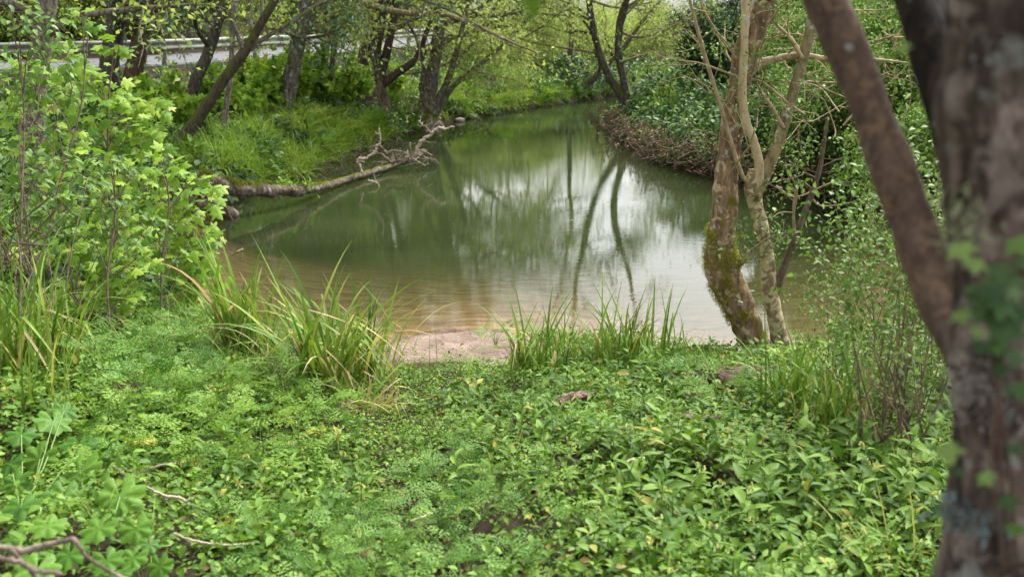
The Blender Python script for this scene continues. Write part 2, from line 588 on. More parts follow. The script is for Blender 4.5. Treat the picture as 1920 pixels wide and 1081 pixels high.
M['nearbark'] = barkmat('near_mottled_bark', (0.27, 0.20, 0.165), (0.07, 0.05, 0.042), patch=(0.44, 0.36, 0.31), patch_at=.56, patch_scale=15, moss=.25, moss_up=.02, moss_col=(.14, .14, .06), lichen=.5, bump=.8, scale=7, crack=.6)
M['neardark'] = barkmat('near_dark_bark', (0.07, 0.05, 0.04), (0.02, 0.015, 0.012), bump=.8, scale=7, lichen=.15)
M['leanbark'] = barkmat('leaning_stem_bark', (0.20, 0.135, 0.10), (0.085, 0.055, 0.042), patch=(0.23, 0.15, 0.095), patch_at=.56, patch_scale=45, lichen=.2, bump=.5, scale=14, stretch=.6, crack=.2)
M['deadwood'] = barkmat('grey_deadwood', (0.36, 0.29, 0.235), (0.14, 0.10, 0.075), bump=.6, scale=5)
M['logbark'] = barkmat('fallen_log_bark', (0.30, 0.24, 0.195), (0.07, 0.052, 0.042), moss=.10, moss_col=(.15, .16, .02), moss_up=.30, bump=.8)
M['bleached'] = barkmat('bleached_wood', (0.58, 0.49, 0.40), (0.34, 0.26, 0.19), bump=.4)
M['twig'] = barkmat('twig_bark', (0.17, 0.12, 0.08), (0.07, 0.05, 0.032), bump=.2)
M['twigdark'] = barkmat('dark_twig_bark', (0.13, 0.09, 0.065), (0.05, 0.035, 0.025), bump=.2)
M['twigpale'] = barkmat('pale_twig_bark', (0.40, 0.31, 0.19), (0.22, 0.16, 0.09), bump=.2)
M['stem'] = plain('green_stem', (0.13, 0.22, 0.05), .6, noise=.2)
M['rock'] = plain('river_stone', (0.30, 0.25, 0.21), .9, noise=.35, scale=8, bump=.6)
M['rail'] = plain('galvanised_steel', (0.17, 0.18, 0.145), .6, .2, noise=.3, scale=5)
M['post'] = plain('post_wood', (0.12, 0.12, 0.09), .8, noise=.4, scale=12)
M['asphalt'] = plain('asphalt', (0.11, 0.11, 0.115), .9, noise=.18, scale=4, bump=.2)
M['paint'] = plain('road_paint', (0.28, 0.28, 0.27), .7, noise=.15, scale=6)

# ------------------------------------------------------------------ the lie of the land
# shore points: surveyed pixel, bank height, how fast it rises, water depth, how fast it deepens
SH = [((355, 580), .9, 2.5, .9, 2.5), ((345, 480), .7, 1.2, 1.0, 1.8), ((370, 400), .65, .8, 1.0, 1.2), ((430, 372), .6, .5, 1.0, 1.0),
      ((545, 335), .7, .5, 1.2, 1.2), ((640, 292), .7, .5, 1.2, 1.2), ((735, 258), .7, .5, 1.2, 1.2), ((800, 240), .6, .5, 1.2, 1.2),
      ((850, 228), .6, .5, 1.2, 1.2), ((940, 212), .8, .5, 1.2, 1.2), ((1010, 200), .9, .5, 1.2, 1.2), ((1075, 190), .8, .6, 1.2, 1.2),
      ((1130, 183), .8, .8, 1.2, 1.2), ((1215, 178), .8, .8, 1.2, 1.2), (np.array([13, 40.5, 0]), .8, .8, 1.2, 1.2), (np.array([40, 48, 0]), .8, .8, 1.2, 1.2),
      (np.array([40, 44, 0]), .6, .8, 1.2, 1.2), (np.array([13, 37, 0]), .6, .8, 1.2, 1.2),
      ((1215, 190), .5, .8, 1.0, 1.2), ((1190, 205), .45, .8, 1.0, 1.2), ((1140, 230), .4, .8, 1.0, 1.2), ((1175, 262), .4, .8, 1.0, 1.2),
      ((1235, 302), .4, .7, .9, 1.5), ((1340, 332), .5, .7, .9, 1.5), ((1480, 355), .6, .6, .9, 1.5), ((1560, 372), .6, .6, .9, 1.5),
      ((1640, 420), .7, .8, .9, 1.5), ((1690, 520), .8, 1.2, .9, 1.5), ((1660, 615), 1.1, 3, .9, 2.0), ((1560, 650), 1.3, 4, .9, 2.5),
      ((1400, 672), 1.4, 5, .9, 2.5), ((1250, 652), 1.5, 5.5, .9, 3), ((1100, 636), 1.6, 8, .9, 4.0), ((1000, 628), 1.7, 10, .9, 7.5), ((940, 624), 1.8, 12, .9, 7.5), ((840, 632), 1.8, 12, .9, 7.5),
      ((740, 645), 1.7, 9, .9, 7.5), ((620, 645), 1.5, 5.5, .9, 7.5), ((500, 640), 1.4, 4.5, .9, 4.0), ((400, 600), 1.2, 3.5, .9, 3.0)]
SHP = np.array([(atz(*s[0], 0) if len(s[0]) == 2 else s[0])[:2] for s in SH])
SHQ = np.array([s[1:] for s in SH], float)

ROAD = np.array([[-70, -14], [-40, 7], [-20, 21.8], [-12.4, 28.4], [-10.6, 30.2], [-8.7, 34.2], [-6.5, 39.4], [-2.9, 54.2], [1.2, 75], [2.0, 110], [-8, 190]], float)
ROAD = spline(ROAD, 5)
ROADW, ROADZ = 4.8, 1.3


def seg_dist(P, A, closed=True):
    """distance to a polyline, and the index of the nearest segment with its place along it"""
    B = np.roll(A, -1, 0) if closed else A[1:]
    A0 = A if closed else A[:-1]
    best = np.full(len(P), 1e9); bi = np.zeros(len(P), int); bt = np.zeros(len(P))
    for i, (a, b) in enumerate(zip(A0, B)):
        e = b - a
        t = np.clip(((P - a) @ e) / (e @ e), 0, 1)
        d = np.linalg.norm(P - a - t[:, None] * e, axis=1)
        m = d < best
        best[m] = d[m]; bi[m] = i; bt[m] = t[m]
    return best, bi, bt


def inside(P, A):
    c = np.zeros(len(P), bool)
    B = np.roll(A, -1, 0)
    for a, b in zip(A, B):
        if a[1] == b[1]:
            continue
        m = (a[1] > P[:, 1]) != (b[1] > P[:, 1])
        x = (b[0] - a[0]) * (P[:, 1] - a[1]) / (b[1] - a[1]) + a[0]
        c ^= m & (P[:, 0] < x)
    return c


def road_sd(P):
    d, i, t = seg_dist(P, ROAD, False)
    e = ROAD[i + 1] - ROAD[i]
    c = e[:, 0] * (P[:, 1] - ROAD[i][:, 1]) - e[:, 1] * (P[:, 0] - ROAD[i][:, 0])
    return np.where(c > 0, d, -d)          # positive beyond the road's near edge


def land(P, full=False):
    P = np.asarray(P, float).reshape(-1, 2)
    d, i, t = seg_dist(P, SHP)
    ins = inside(P, SHP)
    j = (i + 1) % len(SHP)
    q = SHQ[i] * (1 - t)[:, None] + SHQ[j] * t[:, None]
    dq = np.linalg.norm(P[:, None] - SHP[None], axis=2)
    wq = 1 / (dq ** 3 + .3)
    rds = (wq @ SHQ[:, 3]) / wq.sum(1)          # how fast the bed deepens, blended smoothly between the shores
    wob = vnoise(P * 1.1, 3) * .10
    sd = np.where(ins, -d, d) + wob * sst(0.0, 0.6, d)
    up = q[:, 0] * (1 - np.exp(-np.maximum(sd, 0) / q[:, 1]))
    dn = -q[:, 2] * (1 - np.exp(-np.maximum(-sd, 0) / rds))
    h = np.where(sd > 0, up, dn)
    h = h + np.where(sd > .15, (fbm(P * .9, 5) * .10 + fbm(P * 4, 9, 2) * .022) * sst(.15, 1.2, sd), 0)
    h = h + np.where(sd <= 0, fbm(P * 2.5, 12, 2) * .025 * sst(0, 1, -sd), 0)
    # the road bench and the hillside behind it
    rd = road_sd(P)
    k = sst(-5, -0.4, rd)
    far = sst(2.0, 5.0, sd)
    h = h * (1 - k * far) + ROADZ * k * far
    hill = np.maximum(rd - ROADW - .5, 0)
    hh = ROADZ + 13 * (1 - np.exp(-hill * .62 / 13)) + fbm(P * .25, 21) * .8 * sst(0, 3, hill)
    h = np.where(hill > 0, hh, h)
    # the open ground to the right rises a little and far land goes on to the horizon
    rr = sst(6.5, 30, P[:, 0]) * sst(-5, 3, -rd)
    h = h + np.where(sd > 0, rr * 1.8, 0)
    h = h - np.where(rd < 0, .032 * np.maximum(P[:, 1] - 52, 0), 0) * sst(-2, -12, rd)
    return (h, sd, rd) if full else h


def ground(x, y):
    return float(land([[x, y]])[0])


def hit(px, py, lift=0.0):
    """the spot on the ground that was surveyed at a pixel"""
    d = ray(px, py)
    t = np.concatenate([np.linspace(1.0, 12, 500), np.linspace(12, 60, 700)[1:]])
    Q = CAM + d * t[:, None]
    b = Q[:, 2] - np.maximum(land(Q[:, :2]), 0) - lift
    k = np.argmax(b < 0)
    if b[k] >= 0:
        k = len(t) - 1
    return np.array([Q[k, 0], Q[k, 1], max(ground(Q[k, 0], Q[k, 1]), 0)])


def axis(lo, a, b, hi, step, grow=1.12):
    mid = list(np.arange(a, b, step))
    s, x, L = step, a, []
    while x > lo:
        s *= grow; x -= s; L.append(x)
    s, x, H = step, b, [b]
    while x < hi:
        s *= grow; x += s; H.append(x)
    return np.array(L[::-1] + mid + H)


def grid_mesh(name, xs, ys, zf, keep=None):
    X, Y = np.meshgrid(xs, ys)
    P = np.stack([X.ravel(), Y.ravel()], -1)
    z = zf(P)
    nx, ny = len(xs), len(ys)
    i = (np.arange(ny - 1)[:, None] * nx + np.arange(nx - 1)[None]).ravel()
    Fq = np.stack([i, i + 1, i + nx + 1, i + nx], -1)
    if keep is not None:
        kp = keep(P)
        Fq = Fq[kp[Fq].any(1)]
        used = np.unique(Fq)
        mp = np.full(len(P), -1); mp[used] = np.arange(len(used))
        Fq = mp[Fq]; P = P[used]; z = z[used]
    mb = MB()
    mb.add(np.concatenate([P, z[:, None]], 1), [Fq])
    me = mb.mesh(name)
    return me, P, z


def vattr(me, name, val):
    a = me.attributes.new(name, 'FLOAT', 'POINT')
    a.data.foreach_set('value', np.asarray(val, np.float32))


xs = axis(-500, -8, 8, 500, .13, 1.10)
ys = axis(-60, 1.5, 13, 900, .13, 1.022)
gme, gP, gz = grid_mesh('ground', xs, ys, land)
_, gsd, grd = land(gP, True)
SANDP = atz(846, 660, .06)[:2]


def sand_w(P):
    q = (P - SANDP) / np.array([.84, .82])
    return 1 - sst(.6, 1.25, np.linalg.norm(q, axis=1) + vnoise(P * 3, 31) * .15)


vattr(gme, 'sand', np.maximum(sand_w(gP), (gsd < -.02) * (1 - sst(12.5, 15, gP[:, 1]))))
vattr(gme, 'wet', 1 - sst(0.0, .18, gz))
m, N, L, out = newmat('soil')
tc = N.new('ShaderNodeTexCoord')
n1 = N.new('ShaderNodeTexNoise'); n1.inputs['Scale'].default_value = 7; n1.inputs['Detail'].default_value = 8; n1.inputs['Roughness'].default_value = .7
L.new(tc.outputs['Object'], n1.inputs['Vector'])
n2 = N.new('ShaderNodeTexNoise'); n2.inputs['Scale'].default_value = 90; n2.inputs['Detail'].default_value = 3
L.new(tc.outputs['Object'], n2.inputs['Vector'])
soil = ramp(N, [(.30, (.015, .011, .008)), (.5, (.035, .025, .018)), (.62, (.03, .03, .014)), (.75, (.065, .047, .033))])
L.new(n1.outputs['Fac'], soil.inputs[0])
n3 = N.new('ShaderNodeTexNoise'); n3.inputs['Scale'].default_value = 5; n3.inputs['Detail'].default_value = 5
mp3 = N.new('ShaderNodeMapping'); mp3.inputs['Scale'].default_value = (.45, 1.6, 1)
L.new(tc.outputs['Object'], mp3.inputs[0]); L.new(mp3.outputs[0], n3.inputs['Vector'])
sandc = ramp(N, [(.32, (.15, .095, .052)), (.5, (.25, .165, .09)), (.68, (.34, .24, .14))])
L.new(n3.outputs['Fac'], sandc.inputs[0])
sp = ramp(N, [(.24, (.35, .3, .26)), (.40, (1, 1, 1))])
L.new(n2.outputs['Fac'], sp.inputs[0])
mu = N.new('ShaderNodeMix'); mu.data_type = 'RGBA'; mu.blend_type = 'MULTIPLY'; mu.inputs['Factor'].default_value = 1
L.new(sandc.outputs[0], mu.inputs['A']); L.new(sp.outputs[0], mu.inputs['B'])
sa = N.new('ShaderNodeAttribute'); sa.attribute_name = 'sand'
mx = N.new('ShaderNodeMix'); mx.data_type = 'RGBA'
L.new(sa.outputs['Fac'], mx.inputs['Factor']); L.new(soil.outputs[0], mx.inputs['A']); L.new(mu.outputs['Result'], mx.inputs['B'])
p = N.new('ShaderNodeBsdfPrincipled'); p.inputs['Roughness'].default_value = .9
p.inputs['Specular IOR Level'].default_value = .05
L.new(mx.outputs['Result'], p.inputs['Base Color'])
b = N.new('ShaderNodeBump'); b.inputs['Strength'].default_value = .6; b.inputs['Distance'].default_value = .03
L.new(n1.outputs['Fac'], b.inputs['Height']); L.new(b.outputs[0], p.inputs['Normal'])
L.new(p.outputs[0], out.inputs[0])
gme.materials.append(m)
M['soil'] = m
go = link('ground', gme)
tag(go, 'brown soil of the river banks, river bed and hillside', 'ground', kind='structure')

# the bare sand bar at the water's edge
M['sand'] = None
m, N, L, out = newmat('damp_sand')
tc = N.new('ShaderNodeTexCoord')
n1 = N.new('ShaderNodeTexNoise'); n1.inputs['Scale'].default_value = 4; n1.inputs['Detail'].default_value = 6
L.new(tc.outputs['Object'], n1.inputs['Vector'])
r1 = ramp(N, [(.3, (.135, .098, .075)), (.55, (.215, .158, .125)), (.75, (.265, .20, .162))])
L.new(n1.outputs['Fac'], r1.inputs[0])
n2 = N.new('ShaderNodeTexNoise'); n2.inputs['Scale'].default_value = 60; n2.inputs['Detail'].default_value = 2
L.new(tc.outputs['Object'], n2.inputs['Vector'])
r2 = ramp(N, [(.30, (.25, .2, .17)), (.40, (1, 1, 1))])
L.new(n2.outputs['Fac'], r2.inputs[0])
mu = N.new('ShaderNodeMix'); mu.data_type = 'RGBA'; mu.blend_type = 'MULTIPLY'; mu.inputs['Factor'].default_value = .9
L.new(r1.outputs[0], mu.inputs['A']); L.new(r2.outputs[0], mu.inputs['B'])
wa = N.new('ShaderNodeAttribute'); wa.attribute_name = 'wet'
wm = N.new('ShaderNodeMix'); wm.data_type = 'RGBA'; wm.blend_type = 'MULTIPLY'; wm.inputs['B'].default_value = (.5, .44, .38, 1)
L.new(wa.outputs['Fac'], wm.inputs['Factor']); L.new(mu.outputs['Result'], wm.inputs['A'])
p = N.new('ShaderNodeBsdfPrincipled'); p.inputs['Roughness'].default_value = .85
p.inputs['Specular IOR Level'].default_value = .15
L.new(wm.outputs['Result'], p.inputs['Base Color'])
n4 = N.new('ShaderNodeTexNoise'); n4.inputs['Scale'].default_value = 22; n4.inputs['Detail'].default_value = 5
L.new(tc.outputs['Object'], n4.inputs['Vector'])
b = N.new('ShaderNodeBump'); b.inputs['Strength'].default_value = .8; b.inputs['Distance'].default_value = .03
L.new(n4.outputs['Fac'], b.inputs['Height']); L.new(b.outputs[0], p.inputs['Normal'])
L.new(p.outputs[0], out.inputs[0])
M['sand'] = m


def sand_z(P):
    w = sand_w(P)
    ridge = np.exp(-((P[:, 1] - SANDP[1] + .42 - .18 * P[:, 0] + vnoise(P * 2.2, 41) * .10) / .05) ** 2)
    return land(P) - .05 + .085 * sst(0, .5, w) + fbm(P * 5, 33) * .018 - .035 * ridge * sst(.2, .6, w)


sme, sP, sz = grid_mesh('sand_bar', np.arange(SANDP[0] - 1.7, SANDP[0] + 1.7, .04), np.arange(SANDP[1] - 1.3, SANDP[1] + 1.3, .04), sand_z, lambda P: sand_w(P) > .02)
vattr(sme, 'wet', 1 - sst(.01, .06, sz + vnoise(sP * 4, 8) * .012))
sme.materials.append(m)
tag(link('sand_bar', sme), 'bare pinkish sand bar at the edge of the pool', 'sand', kind='structure')

# ------------------------------------------------------------------ water
wx = axis(-9, -6, 6.5, 45, .12, 1.08)
wy = axis(7.0, 7.6, 14, 52, .12, 1.03)
wme, wP, wz = grid_mesh('river_water', wx, wy, lambda P: np.zeros(len(P)), lambda P: land(P) < .12)
vattr(wme, 'depth', np.maximum(-land(wP), 0))
m, N, L, out = newmat('river_water')
tc = N.new('ShaderNodeTexCoord')
mp = N.new('ShaderNodeMapping'); mp.inputs['Scale'].default_value = (1.0, 2.0, 1)
L.new(tc.outputs['Object'], mp.inputs[0])
n1 = N.new('ShaderNodeTexNoise'); n1.inputs['Scale'].default_value = 7.0; n1.inputs['Detail'].default_value = 3
L.new(mp.outputs[0], n1.inputs['Vector'])
n2 = N.new('ShaderNodeTexNoise'); n2.inputs['Scale'].default_value = .35; n2.inputs['Detail'].default_value = 2
L.new(tc.outputs['Object'], n2.inputs['Vector'])
pw = N.new('ShaderNodeMapRange'); pw.inputs[1].default_value = .38; pw.inputs[2].default_value = .66; pw.inputs[3].default_value = .25; pw.inputs[4].default_value = 1
L.new(n2.outputs['Fac'], pw.inputs[0])
b = N.new('ShaderNodeBump'); b.inputs['Distance'].default_value = .0016
L.new(pw.outputs[0], b.inputs['Strength']); L.new(n1.outputs['Fac'], b.inputs['Height'])
fr = N.new('ShaderNodeFresnel'); fr.inputs['IOR'].default_value = 1.33
L.new(b.outputs[0], fr.inputs['Normal'])
gl = N.new('ShaderNodeBsdfGlossy'); gl.inputs['Roughness'].default_value = .004
L.new(b.outputs[0], gl.inputs['Normal'])
da = N.new('ShaderNodeAttribute'); da.attribute_name = 'depth'
e1 = N.new('ShaderNodeMath'); e1.operation = 'MULTIPLY'; e1.inputs[1].default_value = -1.9
L.new(da.outputs['Fac'], e1.inputs[0])
e2 = N.new('ShaderNodeMath'); e2.operation = 'EXPONENT'; L.new(e1.outputs[0], e2.inputs[0])
tr = N.new('ShaderNodeBsdfTransparent')
tcol = ramp(N, [(0, (.97, .96, .92)), (1, (.55, .60, .38))])
L.new(da.outputs['Fac'], tcol.inputs[0]); L.new(tcol.outputs[0], tr.inputs['Color'])
df = N.new('ShaderNodeBsdfDiffuse')
n5 = N.new('ShaderNodeTexNoise'); n5.inputs['Scale'].default_value = .6; n5.inputs['Detail'].default_value = 3
L.new(tc.outputs['Object'], n5.inputs['Vector'])
mud = ramp(N, [(.35, (.026, .040, .013)), (.65, (.042, .057, .021))])
L.new(n5.outputs['Fac'], mud.inputs[0]); L.new(mud.outputs[0], df.inputs['Color'])
body = N.new('ShaderNodeMixShader')
L.new(e2.outputs[0], body.inputs[0]); L.new(df.outputs[0], body.inputs[1]); L.new(tr.outputs[0], body.inputs[2])
top = N.new('ShaderNodeMixShader')
L.new(fr.outputs[0], top.inputs[0]); L.new(body.outputs[0], top.inputs[1]); L.new(gl.outputs[0], top.inputs[2])
L.new(top.outputs[0], out.inputs[0])
wme.materials.append(m)
tag(link('river_water', wme), 'calm greenish river pool reflecting trees and white sky', 'water', kind='structure')

# ------------------------------------------------------------------ the road beyond the left bank, and its guard rail
RT = nrm(np.gradient(ROAD, axis=0))
RN = np.stack([-RT[:, 1], RT[:, 0]], -1)
mb = MB()
cols = [0, .02, ROADW / 2, ROADW - .02, ROADW]
n = len(ROAD)
V = np.concatenate([np.concatenate([ROAD + RN * c, np.full((n, 1), ROADZ + (.05 if 0 < k < 4 else -.1) + (.04 if k == 2 else 0))], 1) for k, c in enumerate(cols)])
Fq = [[k * n + i, k * n + i + 1, (k + 1) * n + i + 1, (k + 1) * n + i] for k in range(4) for i in range(n - 1)]
mb.add(V, [np.array(Fq)])
ro = mb.obj('road', M['asphalt'], smooth=False)
tag(ro, 'pale grey asphalt road running along the far side of the bank', 'road', kind='structure')
mb = MB()
V = np.concatenate([np.concatenate([ROAD + RN * c, np.full((n, 1), ROADZ + .058)], 1) for c in (.25, .37)])
mb.add(V, [np.array([[i, i + 1, n + i + 1, n + i] for i in range(n - 1)])])
mb.obj('edge_line', M['paint'], ro)

s = np.concatenate([[0], np.cumsum(np.linalg.norm(np.diff(ROAD, axis=0), axis=1))])


def along(u, off, z):
    return np.array([np.interp(u, s, ROAD[:, 0] + RN[:, 0] * off), np.interp(u, s, ROAD[:, 1] + RN[:, 1] * off), z])


u0 = s[np.argmin(np.linalg.norm(ROAD - atz(285, 125, 1.3)[:2], axis=1))]
gr = thing('guard_rail', 'steel guard rail on posts along the near edge of the road', 'guard rail', along(u0, -.5, ROADZ))
org = np.array(gr.location)
mb = MB()
prof = [(-.16, 0.0), (-.13, .05), (-.06, .05), (-.02, 0.0), (.02, 0.0), (.06, .05), (.13, .05), (.16, 0.0)]
us = np.arange(u0 - 16, u0 + 46, 1.0)
V = np.array([along(u, -.5 - o - .06, ROADZ + .62 + z) for u in us for z, o in prof])
k = len(prof)
mb.add(V, [np.array([[i * k + j, i * k + j + 1, (i + 1) * k + j + 1, (i + 1) * k + j] for i in range(len(us) - 1) for j in range(k - 1)])])
mb.obj('rail_beam', M['rail'], gr, org, smooth=False)
mb = MB()
q = np.array([[-.07, -.06], [.07, -.06], [.07, .06], [-.07, .06]])
V = np.concatenate([np.concatenate([q, np.full((4, 1), z)], 1) for z in (-.5, .78, .80)])
V[8:, :2] *= .8
mb.add(V, [np.array([[a, (a + 1) % 4, (a + 1) % 4 + 4, a + 4] for a in range(4)] + [[a + 4, (a + 1) % 4 + 4, (a + 1) % 4 + 8, a + 8] for a in range(4)] + [[8, 9, 10, 11]])])
pm = mb.mesh('post', M['post'], smooth=False)
for i in range(-4, 12):
    o = link('post', pm, gr)
    o.location = along(u0 + i * 4.0, -.47, ROADZ) - org


# ------------------------------------------------------------------ scattering many small pieces
def variant(name, tpl_or_mb, mat):
    if isinstance(tpl_or_mb, MB):
        me = tpl_or_mb.mesh(name, mat)
    else:
        mb = MB(); mb.add(tpl_or_mb[0], tpl_or_mb[1]); me = mb.mesh(name, mat)
    return bpy.data.objects.new(name, me)       # a source for instances; not in the scene itself


def scatter(name, P, rot, scl, idx, variants, label, cat, kind='stuff'):
    P = np.asarray(P, float)
    me = bpy.data.meshes.new(name)
    me.vertices.add(len(P))
    me.vertices.foreach_set('co', P.astype(np.float32).ravel())
    a = me.attributes.new('rot', 'FLOAT_VECTOR', 'POINT'); a.data.foreach_set('vector', np.asarray(rot, np.float32).ravel())
    a = me.attributes.new('scl', 'FLOAT', 'POINT'); a.data.foreach_set('value', np.asarray(scl, np.float32))
    a = me.attributes.new('vi', 'INT', 'POINT'); a.data.foreach_set('value', np.asarray(idx, np.int32))
    o = link(name, me)
    ng = bpy.data.node_groups.new(name, 'GeometryNodeTree')
    ng.interface.new_socket('Geometry', in_out='INPUT', socket_type='NodeSocketGeometry')
    ng.interface.new_socket('Geometry', in_out='OUTPUT', socket_type='NodeSocketGeometry')
    N, L = ng.nodes, ng.links
    gi, go_ = N.new('NodeGroupInput'), N.new('NodeGroupOutput')
    jn = N.new('GeometryNodeJoinGeometry')

    def named(nm, typ):
        x = N.new('GeometryNodeInputNamedAttribute'); x.data_type = typ; x.inputs['Name'].default_value = nm
        return x.outputs[0]
    er = N.new('FunctionNodeEulerToRotation'); L.new(named('rot', 'FLOAT_VECTOR'), er.inputs[0])
    sc_, vi = named('scl', 'FLOAT'), named('vi', 'INT')
    for k, v in enumerate(variants):
        oi = N.new('GeometryNodeObjectInfo'); oi.inputs['Object'].default_value = v
        cm = N.new('FunctionNodeCompare'); cm.data_type = 'INT'; cm.operation = 'EQUAL'
        L.new(vi, cm.inputs[2]); cm.inputs[3].default_value = k
        ip = N.new('GeometryNodeInstanceOnPoints')
        L.new(gi.outputs[0], ip.inputs['Points']); L.new(cm.outputs[0], ip.inputs['Selection']); L.new(oi.outputs['Geometry'], ip.inputs['Instance'])
        L.new(er.outputs[0], ip.inputs['Rotation']); L.new(sc_, ip.inputs['Scale'])
        L.new(ip.outputs[0], jn.inputs[0])
    L.new(jn.outputs[0], go_.inputs[0])
    md = o.modifiers.new('scatter', 'NODES'); md.node_group = ng
    return tag(o, label, cat, kind=kind)


def rand_rot(n, tilt=.25):
    return np.stack([rng.normal(0, tilt, n), rng.normal(0, tilt, n), rng.uniform(0, 6.283, n)], -1)


def on_land(P):
    return np.concatenate([P, land(P)[:, None]], 1)


def pixel(P):
    """where a place shows in the survey photograph (to choose what grows where)"""
    Q = np.asarray(P, float) - CAM
    d = Q @ FWD
    return 960 + FPX * (Q @ RGT) / d, 540.5 - FPX * (Q @ UPV) / d


# ------------------------------------------------------------------ branching plants
def grow(mb, anchors, p, d, Ln, r, lev, maxlev, rg, up=.06, nch=5, wander=.22, sides=6, spread=.9, first=.25, ratio=.6, gap=None):
    n = (9, 6, 4, 3)[min(lev, 3)]
    pts = [np.array(p, float)]
    d = nrm(d)
    for i in range(n):
        d = nrm(d + rg.normal(0, wander, 3) * (.6 if lev == 0 else 1) + np.array([0, 0, up]))
        pts.append(pts[-1] + d * Ln / n)
    pts = np.array(pts)
    rad = np.linspace(r, r * .35, n + 1)
    if lev == 0 and gap is None:
        pass
    mb.tube(pts, rad, max(3, sides - lev), cap=False)
    if lev >= maxlev - 1:
        for i in range(1, n + 1):
            anchors.append((pts[i], nrm(pts[i] - pts[i - 1])))
    if lev < maxlev:
        children(mb, anchors, pts, rad, Ln, lev, maxlev, rg, up, nch, wander, sides, spread, first, ratio)
    return pts


RCAP = [.06]


def children(mb, anchors, pts, rad, Ln, lev, maxlev, rg, up=.06, nch=5, wander=.22, sides=6, spread=.9, first=.25, ratio=.6):
    n = len(pts) - 1
    for k in range(nch):
        t = first + (1 - first) * (k + rg.uniform(.1, .9)) / nch
        i = min(int(t * n), n - 1)
        f = t * n - i
        q = pts[i] * (1 - f) + pts[i + 1] * f
        tan = nrm(pts[i + 1] - pts[i])
        s_ = rg.normal(0, 1, 3)
        s_ = nrm(s_ - tan * (s_ @ tan))
        cd = nrm(tan * (1 - spread * .55) + s_ * spread)
        rr = np.interp(t, np.linspace(0, 1, n + 1), rad)
        grow(mb, anchors, q, cd, Ln * ratio * rg.uniform(.7, 1.15) * (1.15 - .5 * t), min(rr * .5, RCAP[0] * .6 ** lev), lev + 1, maxlev, rg, up, max(2, nch - 1), wander, sides, spread, first, ratio)


def leafify(anchors, tpl, per, size, rg, droop=.3, jitter=.12, spread=1.0, up_bias=.6):
    """leaves about the anchor points, in a mesh builder"""
    mb = MB()
    if not anchors:
        return mb
    P = np.array([a[0] for a in anchors]); D = np.array([a[1] for a in anchors])
    P = np.repeat(P, per, 0); D = np.repeat(D, per, 0)
    n = len(P)
    out = nrm(rg.normal(0, 1, (n, 3)))
    dd = nrm(D * .5 + out * spread + np.array([0, 0, -droop]))
    up = nrm(np.array([0, 0, up_bias]) + rg.normal(0, .45, (n, 3)))
    P = P + rg.normal(0, jitter, (n, 3))
    if isinstance(tpl, tuple):
        tpl = [tpl]
    which = rg.randint(0, len(tpl), n)
    S = size * rg.uniform(.6, 1.25, n)
    va = rg.uniform(0, 1, n)
    Mx = frames(dd, up)
    for k, t in enumerate(tpl):
        w = which == k
        mb.inst(t, Mx[w], P[w], S[w], va[w])
    return mb


OV = t_ovate(.55, .12, .25)
OVN = t_ovate(.34, .10, .3)
OV3 = t_ovate(.55, .12, .25, 3)
RH = t_rhomb(.55, .08)
RHN = t_rhomb(.32, .06)
MAP = [t_maple(d_, k) for k, d_ in enumerate((.35, .15, .6, .45, .25))]
MAL = [t_mallow(k) for k in range(3)]
M['logmoss'] = leafmat('log_moss', [(.07, .10, .012), (.13, .16, .018), (.18, .20, .025)], .2, .8)
M['moss'] = leafmat('moss_cushion', [(.17, .18, .01), (.28, .27, .015), (.36, .33, .025)], .2, .8)


def moss_on(V, ax, mask, per, seed, size=(.010, .024)):
    """short moss shoots standing on surface points V about the axis points ax"""
    rg = np.random.RandomState(seed)
    Nn = nrm(V - ax)
    k = np.flatnonzero(mask)
    k = np.repeat(k, per)
    n_ = len(k)
    mb = MB()
    P_ = V[k] + rg.normal(0, .012, (n_, 3)) + Nn[k] * rg.uniform(-.002, .008, n_)[:, None]
    mb.inst(RHN, frames(nrm(Nn[k] + rg.normal(0, .6, (n_, 3)))), P_, rg.uniform(*size, n_), rg.uniform(0, 1, n_))
    return mb


# ------------------------------------------------------------------ trees with surveyed trunks
def stem(pts, Y, dY=0.0):
    """(px, py, width px) rows at the distance Y (running to Y + dY) -> points and radii"""
    A = np.array(pts, float)
    k = np.linspace(0, 1, len(A))
    P = np.array([at(a[0], a[1], Y + dY * t) for a, t in zip(A, k)])
    r = np.array([wid(a[2], Y + dY * t) / 2 for a, t in zip(A, k)])
    S = spline(np.concatenate([P, r[:, None]], 1), 6)
    return S[:, :3], np.maximum(S[:, 3], .002)


def extend(P, r, length, rg, up=.10, end=.25, n=8, wander=.10):
    d = nrm(P[-1] - P[-4])
    pts, rr = list(P), list(r)
    for i in range(n):
        d = nrm(d + rg.normal(0, wander, 3) + np.array([0, 0, up]))
        pts.append(pts[-1] + d * length / n)
        rr.append(r[-1] * (1 - (1 - end) * (i + 1) / n))
    return np.array(pts), np.array(rr)


def flare(P, r, k=.45, h=.5):
    z = P[:, 2] - P[0, 2]
    return r * (1 + k * np.exp(-np.maximum(z, 0) / h * 2.2))


